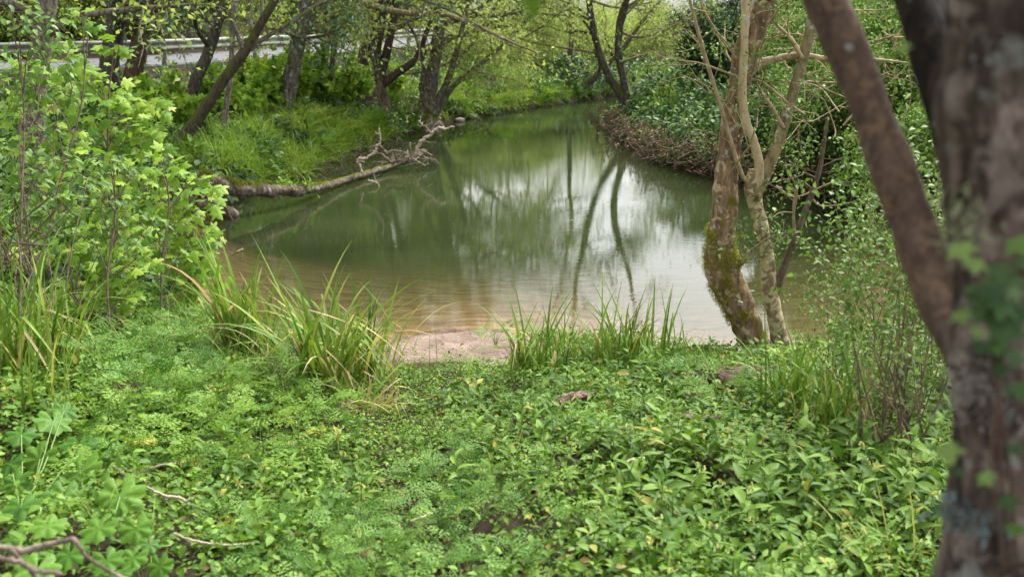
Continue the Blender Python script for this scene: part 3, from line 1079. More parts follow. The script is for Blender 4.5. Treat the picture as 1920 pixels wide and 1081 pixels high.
def bank_tree(name, label, bark, stems, base_hit=None, Y=None, ext=6.0, seed=0, leaf='alder', per=9, lsize=.09, nch=9, blen=.42, group=None, sink=.25, sides=14, first=.48,
              extra=(), up=.05, maxlev=2):
    rg = np.random.RandomState(seed)
    if Y is None:
        Y = hit(*base_hit)[1]
    base = at(stems[0][0][0], stems[0][0][1], Y)
    base[2] = ground(base[0], base[1])
    t = thing(name, label, 'tree', base, group)
    anchors, bw = [], MB()
    for si, pts in enumerate(stems):
        P, r = stem(pts, Y)
        if si == 0:
            P[0, 2] = min(P[0, 2], base[2])
            P = np.concatenate([[P[0] - [0, 0, sink]], P]); r = np.concatenate([[r[0] * 1.15], r])
            r = flare(P, r)
        nvis = len(P)
        P, r = extend(P, r, ext * (1 if si == 0 else .7), rg, end=.2)
        mb = MB()
        mb.tube(P, r, sides if si == 0 else 10, rough=.10, seed=seed + si, freq=5)
        mb.obj('trunk' if si == 0 else 'stem', M[bark], t, base)
        Lt = np.linalg.norm(np.diff(P, axis=0), axis=1).sum()
        children(bw, anchors, P, r, ext * blen * 1.7, 0, maxlev, rg, up=up, nch=nch, wander=.25, sides=6, spread=.9, first=first, ratio=.62)
    for E in extra:                                  # surveyed single branches
        P, r = stem(E, Y)
        bb = MB()
        bb.tube(P, r, 7, rough=.06, seed=seed)
        children(bb, anchors, P, r, 1.4, 1, maxlev + 1, rg, up=.0, nch=6, wander=.3, sides=5, spread=.8, first=.2, ratio=.7)
        bb.obj('bough', M['olivebark'], t, base)
    if bw.V:
        bw.obj('branches', M[bark if bark not in ('herobark', 'ivybark', 'mossbark') else 'alderbark'], t, base)['kind'] = 'stuff'
    if per:
        lm = leafify(anchors, RH, per, lsize, rg, jitter=.16)
        o = lm.obj('crown', M[leaf], t, base, smooth=False)
        o['kind'] = 'stuff'
    return t, Y, base


bank_tree('alder_tree', 'thick dark grey trunk standing before the road, left of the brown leaning trunk', 'darkbark',
          [[(200, 176, 42), (206, 120, 36), (215, 60, 34), (230, -10, 34)]], (200, 205), seed=1, ext=12, nch=11, per=10)
bank_tree('alder_tree', 'smooth red-brown trunk leaning over beside the dark grey trunk', 'brownbark',
          [[(236, 180, 34), (250, 140, 32), (263, 80, 32), (284, -10, 30)]], (236, 205), seed=2, ext=11, nch=10, per=10)
bank_tree('willow_tree', 'dark slanting trunk under drooping grey-green leaves before the guard rail', 'darkbark',
          [[(350, 200, 24), (368, 150, 22), (392, 95, 20), (412, 30, 18)]], (350, 222), seed=3, ext=9, leaf='greyleaf', per=12, lsize=.11, nch=9)
bank_tree('alder_tree', 'moss-covered trunk leaning far to the right, low over the bank', 'mossbark',
          [[(342, 262, 26), (376, 215, 22), (420, 150, 20), (462, 92, 18), (498, 30, 14)]], (335, 275), seed=4, ext=9, leaf='greyleaf', per=10, lsize=.10, nch=8)
bank_tree('alder_tree', 'slim pale-barked young tree between the leaning mossy trunk and the grassy bank', 'alderbark',
          [[(417, 252, 11), (424, 200, 10), (432, 140, 10), (438, 40, 9)]], (417, 252), seed=5, ext=4, nch=6, per=10, sides=9)
bank_tree('alder_tree', 'grey lichened trunk curving up from the bank, with a long bough over the water', 'alderbark',
          [[(528, 218, 38), (545, 150, 30), (560, 75, 27), (574, -10, 25)]], (528, 218), seed=6, ext=14, nch=11, per=11,
          extra=[[(574, -20, 16), (640, -3, 13), (700, 12, 12), (760, 25, 11), (830, 27, 9), (900, 52, 7), (960, 80, 5), (1010, 100, 3)],
                 [(562, 60, 6), (600, 40, 4), (650, 20, 3)]])
bank_tree('alder_tree', 'slender reddish trunk just right of the grey lichened trunk', 'alderbark',
          [[(598, 190, 17), (606, 140, 13), (613, 70, 12), (616, -10, 12)]], (598, 195), seed=7, ext=13, nch=9, per=10, sides=10)
bank_tree('alder_tree', 'slender trunk with pale flecks, second of the close pair before the road', 'alderbark',
          [[(618, 185, 16), (624, 120, 12), (628, 60, 12), (628, -10, 11)]], (618, 198), seed=8, ext=13, nch=9, per=10, sides=10)
bank_tree('alder_tree', 'broad tree with fibrous creeper-wrapped trunk in the middle of the left bank', 'ivybark',
          [[(690, 195, 80), (688, 150, 60), (694, 100, 40), (712, 30, 24), (722, -10, 20)], [(700, 180, 26), (720, 120, 16), (735, 50, 14), (744, -10, 13)],
           [(680, 185, 22), (740, 140, 16), (780, 110, 12), (800, 60, 8)]], (690, 205), seed=9, ext=13, nch=8, per=10)
bank_tree('alder_tree', 'cluster of stems rising from one stool at the water edge in mid picture', 'alderbark',
          [[(798, 222, 46), (805, 175, 28), (816, 110, 23), (827, 30, 20), (832, -10, 19)], [(808, 215, 18), (838, 155, 13), (858, 90, 10), (872, 30, 8)],
           [(812, 218, 16), (850, 162, 11), (900, 122, 9), (935, 92, 6)], [(802, 205, 14), (790, 165, 9), (794, 120, 7), (780, 70, 6)]], (800, 226), seed=10, ext=12, nch=7, per=9,
          extra=[[(940, -5, 5), (905, 50, 5), (880, 90, 5), (840, 118, 4), (790, 135, 4), (740, 140, 3), (650, 145, 2)], [(845, 110, 4), (870, 130, 4), (930, 142, 3), (980, 155, 2)], [(827, 40, 7), (900, 30, 5), (980, 25, 4), (1060, 30, 3)], [(820, 90, 6), (880, 60, 5), (960, 50, 4), (1040, 70, 3)], [(826, 20, 6), (770, 40, 5), (720, 70, 3), (680, 80, 2)]])
bank_tree('alder_tree', 'thin upright stem growing where the left bank meets the far bend', 'darkbark',
          [[(1063, 160, 14), (1068, 120, 11), (1072, 60, 9), (1073, -5, 8)]], Y=35, seed=11, ext=6, nch=7, per=10, sides=9)
bank_tree('alder_tree', 'dark trunk leaning out over the far bend of the river', 'darkbark',
          [[(1070, 186, 20), (1086, 170, 18), (1108, 150, 15), (1132, 128, 12), (1152, 108, 9)]], Y=34.2, seed=12, ext=4, nch=7, per=9, sides=10)
bank_tree('alder_tree', 'two-stemmed dark tree on the far point, forked from the ground', 'darkbark',
          [[(1180, 222, 20), (1166, 182, 17), (1142, 142, 15), (1122, 92, 13), (1110, 40, 12), (1103, -10, 11)],
           [(1178, 205, 15), (1172, 165, 14), (1160, 100, 13), (1163, 40, 13), (1178, -8, 10)]], Y=26.2, seed=13, ext=4.5, nch=6, per=4,
          extra=[[(1163, 30, 8), (1185, 8, 6), (1215, -6, 5)], [(1163, 60, 6), (1200, 70, 5), (1260, 50, 4), (1310, 20, 3)], [(1150, 120, 5), (1210, 100, 4), (1280, 50, 3), (1330, 0, 2)],
                 [(1110, 40, 6), (1060, 15, 4), (1000, 0, 3)], [(1125, 100, 5), (1060, 90, 4), (1000, 80, 3), (940, 60, 2)], [(1105, 0, 6), (1160, 15, 4), (1220, 5, 3)]])
bank_tree('alder_tree', 'stout trunk with white lichen flecks behind the left bushes', 'alderbark',
          [[(55, 275, 46), (66, 180, 38), (78, 80, 35), (92, -10, 33)]], Y=12.5, seed=14, ext=7, nch=8, per=9)

# ------------------------------------------------------------------ the two trees at the near water edge
t_surf, t_obj = [], []


def hero(name, label, bark, stems, Y, base_px, seed, ext=4.0, twigs=(), nch=6, per=3, partnames=None, barks=None, vines=()):
    rg = np.random.RandomState(seed)
    base = at(*base_px, Y)
    base[2] = ground(base[0], base[1])
    t = thing(name, label, 'tree', base)
    anchors, bw = [], MB()
    for si, pts in enumerate(stems):
        P, r = stem(pts, Y, .0 if si == 0 else .15 * (-1) ** si)
        if si == 0:
            P = np.concatenate([[P[0] - [0, 0, .3]], P]); r = np.concatenate([[r[0] * 1.15], r])
        if pts[-1][1] < 5:
            P, r = extend(P, r, ext * (1 if si == 0 else .8), rg, end=.25)
        Q = spline(np.concatenate([P, r[:, None]], 1), 3)
        mb = MB()
        mb.tube(Q[:, :3], Q[:, 3], 30 if si == 0 else 16, rough=.11, seed=seed + si, freq=9)
        if si == 0:
            t_surf.append(mb.V[0].copy())
        po = mb.obj(partnames[si] if partnames else ('trunk' if si == 0 else 'stem'), M[barks[si] if barks else bark], t, base)
        if si == 0:
            t_obj.append(po)
        if pts[-1][1] < 5:
            k = len(P) // 3
            children(bw, anchors, P[k:], r[k:], 1.9, 0, 2, rg, up=.08, nch=nch, wander=.22, sides=6, spread=.85, first=.3, ratio=.6)
    for E in twigs:
        P, r = stem(E, Y, rg.uniform(-.3, .3))
        bb = MB()
        bb.tube(P, r, 7, rough=.06, seed=seed)
        children(bb, anchors, P, r, .8, 1, 3, rg, up=.05, nch=5, wander=.25, sides=5, spread=.8, first=.3, ratio=.65)
        bb.obj('bough', M['twigpale'], t, base)
    if bw.V:
        bw.obj('branches', M['twigpale'], t, base)['kind'] = 'stuff'
    if per:
        o = leafify(anchors, OV3, per, .035, rg, jitter=.05).obj('crown', M['privet'], t, base)
        o['kind'] = 'stuff'
    return t, base, rg


RCAP[0] = .011
YT = hit(1410, 668)[1]
ht, hb, hrg = hero('riverside_tree', 'crooked mossy brown trunk leaning over the water at the near bank', 'herobark',
                   [[(1422, 705, 42), (1416, 660, 48), (1404, 620, 53), (1386, 575, 60), (1364, 525, 65), (1350, 484, 58), (1355, 430, 49), (1360, 370, 46), (1365, 300, 42), (1378, 200, 41), (1394, 120, 44), (1412, 60, 43), (1432, -10, 42)]],
                   YT, (1418, 690), 31, ext=4,
                   twigs=[[(1400, 140, 22), (1420, 122, 18), (1450, 112, 14), (1500, 104, 12), (1560, 112, 10), (1640, 112, 6), (1700, 118, 3)],
                          [(1368, 505, 14), (1384, 496, 13), (1396, 486, 11), (1404, 470, 7)],
                          [(1386, 110, 8), (1360, 80, 7), (1340, 55, 5), (1316, 10, 4), (1310, -20, 3)],
                          [(1400, 150, 6), (1430, 155, 5), (1480, 195, 4), (1510, 215, 3)]])
ht2, hb2, hrg2 = hero('riverside_tree', 'pale flaking-barked tree forking in two beside the mossy trunk', 'planebark',
                      [[(1464, 675, 36), (1457, 610, 30), (1443, 540, 31), (1438, 480, 25), (1428, 430, 27), (1418, 390, 27), (1411, 358, 31), (1410, 338, 25), (1413, 318, 18)],
                       [(1412, 362, 26), (1424, 320, 18), (1413, 265, 16), (1397, 225, 17), (1392, 160, 15), (1396, 80, 15), (1398, -10, 14)],
                       [(1416, 362, 28), (1446, 300, 22), (1470, 232, 21), (1494, 150, 20), (1514, 80, 19), (1530, -10, 17)],
                       [(1452, 552, 18), (1470, 500, 15), (1490, 450, 13), (1512, 390, 11), (1536, 320, 9), (1552, 220, 6)]],
                      YT - .05, (1462, 668), 41, ext=3.5, partnames=['trunk', 'stem', 'stem', 'side_shoot'], barks=['planebark', 'palebark', 'olivebark', 'twig'],
                      twigs=[[(1418, 352, 8), (1392, 330, 9), (1372, 270, 8), (1348, 190, 8), (1320, 100, 7), (1298, 20, 6), (1290, -20, 5)],
                             [(1470, 240, 7), (1440, 190, 6), (1420, 160, 5), (1404, 140, 4)],
                             [(1505, 110, 8), (1480, 70, 6), (1455, 45, 5), (1440, 20, 4)],
                             [(1490, 455, 5), (1488, 400, 5), (1494, 360, 4), (1480, 320, 3)]])
# stub and moss cushions on the crooked trunk

V_ = t_surf[0][:-2]
ax_ = np.repeat(V_.reshape(-1, 30, 3).mean(1), 30, 0)
X_, Yq_ = pixel(V_)
msk = (vnoise(V_ * 5.5, 71) + .35 * vnoise(V_ * 15, 72) > .10 + .55 * sst(560, 640, Yq_) + .9 * sst(455, 370, Yq_)) & (Yq_ < 690)
mbm = moss_on(V_, ax_, msk, 9, 5)
o = mbm.obj('moss', M['moss'], t_obj[0], hb); o['kind'] = 'stuff'

RCAP[0] = .03
# ------------------------------------------------------------------ the blurred tree close by on the right
YN = 1.2
base = np.array([at(1870, 900, YN)[0], YN, ground(at(1870, 900, YN)[0], YN)])
nt = thing('near_tree', 'large out-of-focus tree with mottled bark close by at the right edge', 'tree', base)
rgn = np.random.RandomState(51)
anch, bw = [], MB()
P = np.array([base + [.03, 0, -.3], base + [.03, 0, 0], at(1888, 860, YN), at(1893, 640, YN), at(1893, 420, YN), at(1890, 200, YN), at(1890, 0, YN), at(1890, -500, YN), at(1905, -1200, YN)])
r = np.array([.13, .115, .092, .09, .095, .10, .095, .09, .08])
r = r * YN / 1.55
S_ = spline(np.concatenate([P, r[:, None]], 1), 14)
mb = MB(); mb.tube(S_[:, :3], S_[:, 3], 28, rough=.16, seed=3, freq=9); V_ = mb.V[0][:-2]; nto = mb.obj('trunk', M['nearbark'], nt, base)
ax_ = np.repeat(S_[:, :3], 28, 0)
X_, Yq_ = pixel(V_)
face = nrm(V_ - ax_)[:, 1] < .1
for nm_, (cx, cy_, rx, ry), cl_, sz_ in (('lichen_blue', (1830, 985, 75, 75), (.20, .27, .27), (.010, .024)), ('lichen_pale', (1822, 415, 34, 60), (.42, .46, .26), (.006, .014)), ('lichen_white', (1845, 745, 50, 75), (.42, .38, .35), (.005, .012)), ('lichen_fleck', (1858, 90, 30, 34), (.36, .36, .33), (.005, .012))):
    M[nm_] = leafmat(nm_ + '_crust', [tuple(x * .6 for x in cl_), cl_], .05, .8)
    mk = face & (((X_ - cx) / rx) ** 2 + ((Yq_ - cy_) / ry) ** 2 + .5 * vnoise(V_ * 40, 3) < .75)
    if mk.any():
        o = moss_on(V_, ax_, mk, 26, 9, sz_).obj('lichen', M[nm_], nto, base); o['kind'] = 'stuff'
children(bw, anch, S_[-30:, :3], S_[-30:, 3], 2.2, 0, 2, rgn, up=.05, nch=5, spread=.9, first=.3)
P1, r1 = stem([(1900, 560, 150), (1850, 430, 120), (1815, 320, 105), (1778, 180, 92), (1742, 60, 90), (1715, -40, 88), (1650, -300, 80)], YN + .22, .35)
mb = MB(); mb.tube(P1, r1, 18, rough=.12, seed=5, freq=9); mb.obj('stem', M['neardark'], nt, base)
P2, r2 = stem([(1870, 740, 96), (1810, 640, 92), (1762, 560, 84), (1722, 450, 78), (1672, 310, 76), (1612, 150, 72), (1548, 0, 70), (1490, -140, 66), (1440, -300, 60)], YN + .12, .55)
Q = spline(np.concatenate([P2, r2[:, None]], 1), 2)
mb = MB(); mb.tube(Q[:, :3], Q[:, 3], 26, rough=.13, seed=6, freq=8); mb.obj('leaning_stem', M['leanbark'], nt, base)
for (A_, B_) in ((P1, r1), (P2, r2)):
    Pe, re_ = extend(A_, B_, 2.5, rgn, end=.2)
    children(bw, anch, Pe[-9:], re_[-9:], 1.6, 0, 2, rgn, up=.05, nch=4, spread=.9, first=.2)
    bw.tube(Pe[-9:], re_[-9:], 12)
bw.obj('branches', M['leanbark'], nt, base)['kind'] = 'stuff'
anch = [q_ for q_ in anch if q_[0][2] > CAM[2] + .25 + .12 * max(q_[0][1], 0)]      # the crown stands well above head height
o = leafify(anch, OV3, 18, .085, rgn, jitter=.14).obj('crown', M['shrub'], nt, base); o['kind'] = 'stuff'
# ivy on its trunk: each leaf is a part
IV = [t_maple(.15, 11), t_maple(.2, 12)]
ivm = []
for k in range(2):
    mb = MB(); mb.add(IV[k][0] * [1.1, .9, 1], IV[k][1]); ivm.append([mb.mesh('ivy_leaf', M['privet']), mb.mesh('ivy_leaf', M['dark'])])
for i, (px, py, w, c) in enumerate([(1800, 480, 60, 0), (1830, 505, 50, 0), (1905, 470, 60, 0), (1915, 500, 40, 1), (1860, 560, 60, 1), (1840, 600, 55, 1), (1800, 600, 45, 0), (1835, 630, 40, 0), (1885, 590, 70, 1),
                                   (1855, 545, 45, 1), (1900, 540, 55, 1), (1880, 640, 60, 1), (1905, 680, 60, 1), (1772, 860, 64, 0), (1845, 905, 48, 0), (1800, 890, 30, 1), (1905, 1000, 45, 0), (1640, 2, 40, 0), (1692, 95, 30, 0), (1870, 660, 40, 0), (1870, 520, 60, 1), (1850, 580, 60, 1), (1915, 600, 70, 1), (1895, 630, 60, 1), (1870, 610, 70, 1), (1845, 660, 50, 1), (1910, 740, 55, 1), (1880, 700, 45, 1), (1900, 560, 50, 1), (1820, 550, 40, 1), (1890, 950, 50, 1), (1900, 850, 45, 1)]):
    Yl = YN - .09 - .04 * rgn.rand()
    c0 = at(px, py - w * .4, Yl)
    o = link('ivy_leaf', ivm[i % 2][c], nt)
    d = nrm(np.array([rgn.uniform(-.5, .5), -.5, -.8]))
    Mx = frames(d[None], nrm(np.array([[rgn.uniform(-.4, .4), -.8, .5]])))[0]
    sc_ = wid(w, Yl) * .72
    m4 = np.eye(4); m4[:3, :3] = Mx * sc_; m4[:3, 3] = c0 - base
    import mathutils
    o.matrix_local = mathutils.Matrix(m4.tolist())
mb = MB()
for k in range(3):
    P_, r_ = stem([(1885 + 12 * k, 1080, 10), (1860 + 15 * k, 850, 9), (1880 - 10 * k, 640, 8), (1850 + 20 * k, 480, 6)], YN - .085)
    mb.tube(P_, r_, 6)
mb.obj('ivy_stem', M['twigdark'], nt, base)

RCAP[0] = .012
# ------------------------------------------------------------------ the fallen log and its branches
LP = [(380, 336, .55, 34), (410, 344, .50, 31), (445, 352, .42, 27), (500, 357, .32, 25), (555, 357, .22, 22), (600, 350, .14, 16), (650, 336, .09, 12), (700, 321, .08, 11), (745, 307, .10, 10), (775, 295, .16, 12), (795, 285, .22, 12)]
P = np.array([atz(a, b_, z) for a, b_, z, w in LP]); r = np.array([wid(w, p_[1]) / 2 for (a, b_, z, w), p_ in zip(LP, P)])
lb = P[0].copy(); lb[2] = ground(lb[0], lb[1])
lg = thing('fallen_log', 'mossy fallen trunk reaching from the left bank into the pool', 'log', lb)
S_ = spline(np.concatenate([P, r[:, None]], 1), 8)
S_ = spline(S_, 3)
mb = MB(); mb.tube(S_[:, :3], S_[:, 3], 24, rough=.34, seed=8, freq=6); V_ = mb.V[0][:-2]; lo = mb.obj('trunk', M['logbark'], lg, lb)
ax_ = np.repeat(S_[:, :3], 24, 0)
up_ = nrm(V_ - ax_)[:, 2]
X_, _y = pixel(V_)
mk = (up_ + .5 * vnoise(V_ * 4, 81) > .86 + .45 * sst(560, 680, X_))
o = moss_on(V_, ax_, mk, 5, 6, (.018, .04)).obj('moss', M['logmoss'], lo, lb); o['kind'] = 'stuff'
Yl = P[-1][1]


def zstem(rows):
    Q_ = np.array([atz(a, b_, z) for a, b_, z, w in rows]); rr = np.array([wid(w, p_[1]) / 2 for (a, b_, z, w), p_ in zip(rows, Q_)])
    S2 = spline(np.concatenate([Q_, rr[:, None]], 1), 5)
    return S2[:, :3], S2[:, 3]


def ystem(rows, Y):
    return stem(rows, Y)


rgl = np.random.RandomState(61)
for rows, Yb, mt in (([(780, 292, 13), (786, 270, 12), (794, 260, 11), (806, 253, 10), (815, 244, 9), (822, 239, 8), (836, 241, 5), (852, 238, 3)], P[-2][1], 'bleached'),
                 ([(808, 254, 5), (805, 245, 4), (796, 235, 4), (784, 226, 3)], P[-2][1], 'bleached'),
                 ([(679, 324, 8), (675, 312, 8), (671, 301, 8), (690, 294, 8), (704, 284, 8), (709, 272, 7), (714, 262, 5), (711, 240, 3)], P[6][1] + .2, 'bleached'),
                 ([(704, 286, 6), (720, 292, 8), (735, 304, 9), (752, 300, 8)], P[7][1], 'twig'),
                 ([(783, 290, 8), (800, 296, 6), (815, 300, 5), (822, 308, 3)], P[-2][1], 'deadwood'),
                 ([(690, 338, 4), (705, 342, 4), (712, 350, 3), (715, 366, 2)], P[6][1] - .2, 'bleached')):
    P_, r_ = stem(rows, Yb); r_ = r_ * .58
    P_[1:-1] += rgl.normal(0, .012, (len(P_) - 2, 3))
    mb = MB(); mb.tube(P_, r_, 8, rough=.12, seed=4)
    an = []
    children(mb, an, P_, r_, .55, 1, 3, rgl, up=0, nch=5, wander=.35, spread=.9, first=.2)
    mb.obj('branch', M[mt], lg, lb)
# root plate stubs at the bank
mb = MB()
for k in range(9):
    a0 = P[0] + np.array([rgl.uniform(-.3, .35), rgl.uniform(-.1, .1), rgl.uniform(-.15, .0)])
    a1 = a0 + np.array([rgl.uniform(-.3, .15), rgl.uniform(-.35, .1), -rgl.uniform(.3, .7)])
    mb.tube(spline([a0, (a0 + a1) / 2 + rgl.normal(0, .08, 3), a1], 4), np.linspace(.035, .012, 9), 6)
mb.obj('root', M['twigdark'], lg, lb)
# leafy shoots on its back
mb = MB()
for px, py, z in ((530, 345, .35), (540, 343, .35), (548, 347, .33), (575, 350, .25), (583, 349, .25)):
    c = atz(px, py, z)
    n_ = 22
    mb.inst(OV3, frames(nrm(rgl.normal(0, 1, (n_, 3)) + [0, 0, .7])), c + rgl.normal(0, .05, (n_, 3)), rgl.uniform(.05, .09, n_), rgl.uniform(0, 1, n_))
o = mb.obj('shoots', M['maple'], lo, lb); o['kind'] = 'stuff'
# driftwood caught against it: one tangle
mb = MB()
c = atz(762, 296, .2)
for k in range(34):
    d = nrm(rgl.normal(0, 1, 3) * [1, .6, .45]); a0 = c + rgl.normal(0, 1, 3) * [.22, .15, .08]
    L_ = rgl.uniform(.2, .55)
    mb.tube(spline([a0 - d * L_ / 2, a0 + rgl.normal(0, .04, 3), a0 + d * L_ / 2 + rgl.normal(0, .05, 3)], 3), np.linspace(.014, .004, 7) * rgl.uniform(.6, 1.3), 4)
tag(mb.obj('driftwood', M['deadwood'], None, c), 'tangle of dead sticks caught on the end of the fallen log', 'driftwood', kind='stuff')
mb = MB()
c0_, c1_ = atz(560, 330, .2), atz(720, 262, .2)
for k in range(80):
    u_ = rgl.rand()
    a0 = c0_ * (1 - u_) + c1_ * u_ + rgl.normal(0, 1, 3) * [.3, .2, .07] + [.15, -.1, -.08]
    d = nrm(rgl.normal(0, 1, 3) * [1, .5, .8]); L_ = rgl.uniform(.2, .8)
    mb.tube(spline([a0 - d * L_ / 2, a0 + rgl.normal(0, .08, 3), a0 + d * L_ / 2 + rgl.normal(0, .1, 3)], 3), np.linspace(.010, .003, 7) * rgl.uniform(.6, 1.4), 4)
tag(mb.obj('root_tangle', M['twigdark'], None, c0_), 'tangle of exposed roots and twigs along the foot of the left bank', 'roots', kind='stuff')
# second, half sunken log by the root
P_, r_ = zstem([(360, 372, .25, 26), (400, 388, .15, 28), (428, 398, .06, 24), (442, 402, .0, 16)])
b0 = P_[0].copy()
mb = MB(); mb.tube(P_, r_, 12, rough=.2, seed=9)
tag(mb.obj('broken_log', M['deadwood'], None, b0), 'short broken log end poking out below the root of the fallen trunk', 'log')

RCAP[0] = .05


# ------------------------------------------------------------------ leafy clumps and bushes
def dome(n, rx, rz, tpl, size, seed, flat=.5, rough=.35, inner=.3):
    """a mound of leaves with an uneven outline"""
    rg = np.random.RandomState(seed)
    d = nrm(rg.normal(0, 1, (n, 3)))
    d[:, 2] = np.abs(d[:, 2])
    k = 1 + rough * vnoise(d * 2.3 + seed * 3.1, seed) + .2 * rough * vnoise(d * 6, seed + 1)
    k = k * (1 - inner * rg.rand(n) ** 2)
    P = d * k[:, None] * [rx, rx, rz]
    dd = nrm(d * .5 + rg.normal(0, .6, (n, 3)) + [0, 0, -.25])
    up = nrm(d + [0, 0, flat] + rg.normal(0, .4, (n, 3)))
    mb = MB()
    mb.inst(tpl, frames(dd, up), P, size * rg.uniform(.6, 1.3, n), rg.uniform(0, .35, n))
    return mb


def tuft(nb, h, W, seed, lean=.5, bend=.7, dry=0.0):
    rg = np.random.RandomState(seed)
    mb = MB()
    for k in range(nb):
        t = t_blade(5, W, rg.uniform(.3, 1.0) * bend, 0, seed * 100 + k)
        a = rg.uniform(0, 6.283); l = rg.uniform(0, lean)
        d = np.array([math.cos(a) * math.sin(l), math.sin(a) * math.sin(l), math.cos(l)])
        y = nrm(np.array([math.cos(a), math.sin(a), 0]) - d * (np.array([math.cos(a), math.sin(a), 0]) @ d))
        x = np.cross(y, d)
        mb.inst(t, np.stack([x, y, d], -1)[None], np.array([[rg.normal(0, .05 * h), rg.normal(0, .05 * h), -.02]]), np.array([h * rg.uniform(.55, 1.1)]) , [rg.uniform(0, .3)])
    return mb


def bush(seed, H, spread_, nst, tpl, per, lsize, jit=.07, maxlev=2, nch=6, r0=.02, up=.05, wander=.22, first=.3, drp=.3):
    rg = np.random.RandomState(seed)
    wb, an = MB(), []
    for k in range(nst):
        a = rg.uniform(0, 6.283); l = spread_ * rg.uniform(.2, 1)
        d = np.array([math.cos(a) * math.sin(l), math.sin(a) * math.sin(l), math.cos(l)])
        grow(wb, an, np.array([rg.normal(0, .08), rg.normal(0, .08), -.1]), d, H * rg.uniform(.7, 1.05), r0 * rg.uniform(.6, 1.1), 0, maxlev, rg, up=up, nch=nch, wander=wander, sides=6, spread=.85, first=first, ratio=.5)
    lb_ = leafify(an, tpl, per, lsize, rg, jitter=jit, droop=drp)
    return wb, lb_


def bush_kind(seed, mat, wood='twig', **kw):
    w, l = bush(seed, **kw)
    return w.mesh('stems', M[wood]), l.mesh('foliage', M[mat], smooth=False)


def put(kind, name, label, cat, loc, group=None, rz=None, scale=1.0):
    t = thing(name, label, cat, loc, group, rng.uniform(0, 6.28) if rz is None else rz, scale)
    link('stems', kind[0], t)['kind'] = 'stuff'
    link('foliage', kind[1], t)['kind'] = 'stuff'
    return t


# ------------------------------------------------------------------ hillside beyond the road
def cand(n, x0, x1, y0, y1):
    return np.stack([rng.uniform(x0, x1, n), rng.uniform(y0, y1, n)], -1)


hv = [variant('undergrowth_clump', dome(240, .75, .7, RH, .12, 70 + k), M['hill']) for k in range(4)]
C = cand(16000, -75, 60, 5, 170)
rd = road_sd(C)
keep = (rd > ROADW + .4) & (rd < 24) & (rng.rand(len(C)) < np.clip(40 / np.maximum(C[:, 1], 1), .3, 1))
C = C[keep]
scatter('hillside_undergrowth', on_land(C) - [0, 0, .15], rand_rot(len(C), .2), rng.uniform(.7, 1.9, len(C)), rng.randint(0, 4, len(C)), hv,
        'mass of yellow-green undergrowth covering the hillside above the road', 'undergrowth')
# the verge and bank tops on this side of the road
gv = [variant('grass_clump', tuft(26, .5, .018, 80 + k, .8, .9), M['bankgrass']) for k in range(4)]


def bush_row(kind_list, name, cat, labels, group, spots, scale):
    for i, (x, y) in enumerate(spots):
        put(kind_list[i % len(kind_list)], name, labels if isinstance(labels, str) else labels[i], cat, (x, y, ground(x, y)), group, None, scale * rng.uniform(.8, 1.25))


HB = [bush_kind(90 + k, 'hill', H=2.6, spread_=.8, nst=7, tpl=RH, per=9, lsize=.11, jit=.16, nch=6, r0=.03) for k in range(3)]
sp_ = []
for u in np.arange(u0 - 20, u0 + 60, 3.4):
    q = along(u, ROADW + rng.uniform(1.2, 2.6), 0)
    sp_.append((q[0], q[1]))
bush_row(HB, 'roadside_bush', 'bush', 'yellow-green bush on the slope just behind the road', 'bushes behind the road', sp_, 1.0)


def bg_tree(seed, H, mat, bark, per=8, lsize=.14, spread=.85, nch=11, first=.3, r0=None, maxlev=2, up=.06, jit=.3):
    rg = np.random.RandomState(seed)
    r0 = r0 or H * .014
    P = [np.zeros(3) - [0, 0, .3]]
    d = nrm(np.array([rg.normal(0, .08), rg.normal(0, .08), 1]))
    for i in range(12):
        d = nrm(d + rg.normal(0, .07, 3) + [0, 0, .08]); P.append(P[-1] + d * H / 12)
    P = np.array(P); r = np.linspace(r0, r0 * .15, 13)
    tb, bw, an = MB(), MB(), []
    tb.tube(P, flare(P, r, .3), 9, rough=.1, seed=seed)
    children(bw, an, P, r, H * .42, 0, maxlev, rg, up=up, nch=nch, wander=.22, sides=5, spread=spread, first=first, ratio=.55)
    lm = leafify(an, RH, per, lsize, rg, jitter=jit)
    return tb.mesh('trunk', M[bark]), bw.mesh('branches', M[bark]), lm.mesh('crown', M[mat], smooth=False)


def put_tree(k, name, label, loc, group, scale=1.0):
    t = thing(name, label, 'tree', loc, group, rng.uniform(0, 6.28), scale)
    link('trunk', k[0], t)
    link('branches', k[1], t)['kind'] = 'stuff'
    link('crown', k[2], t)['kind'] = 'stuff'


BT = [bg_tree(110 + k, 12, 'alder', 'twigpale', per=5, lsize=.13) for k in range(3)]
BG = [bg_tree(120 + k, 12, 'hill', 'darkbark', per=22, lsize=.20, nch=13) for k in range(2)]
n_ = 0
for u in np.arange(u0 - 32, u0 + 70, 5.2):
    for off in (rng.uniform(8, 11), rng.uniform(13, 19)):
        q = along(u + rng.uniform(-2, 2), off, 0)
        put_tree(BG[n_ % 2], 'hillside_tree', 'leafy tree on the wooded slope above the road', (q[0], q[1], ground(q[0], q[1])), 'trees on the slope above the road', rng.uniform(.9, 1.3))
        n_ += 1
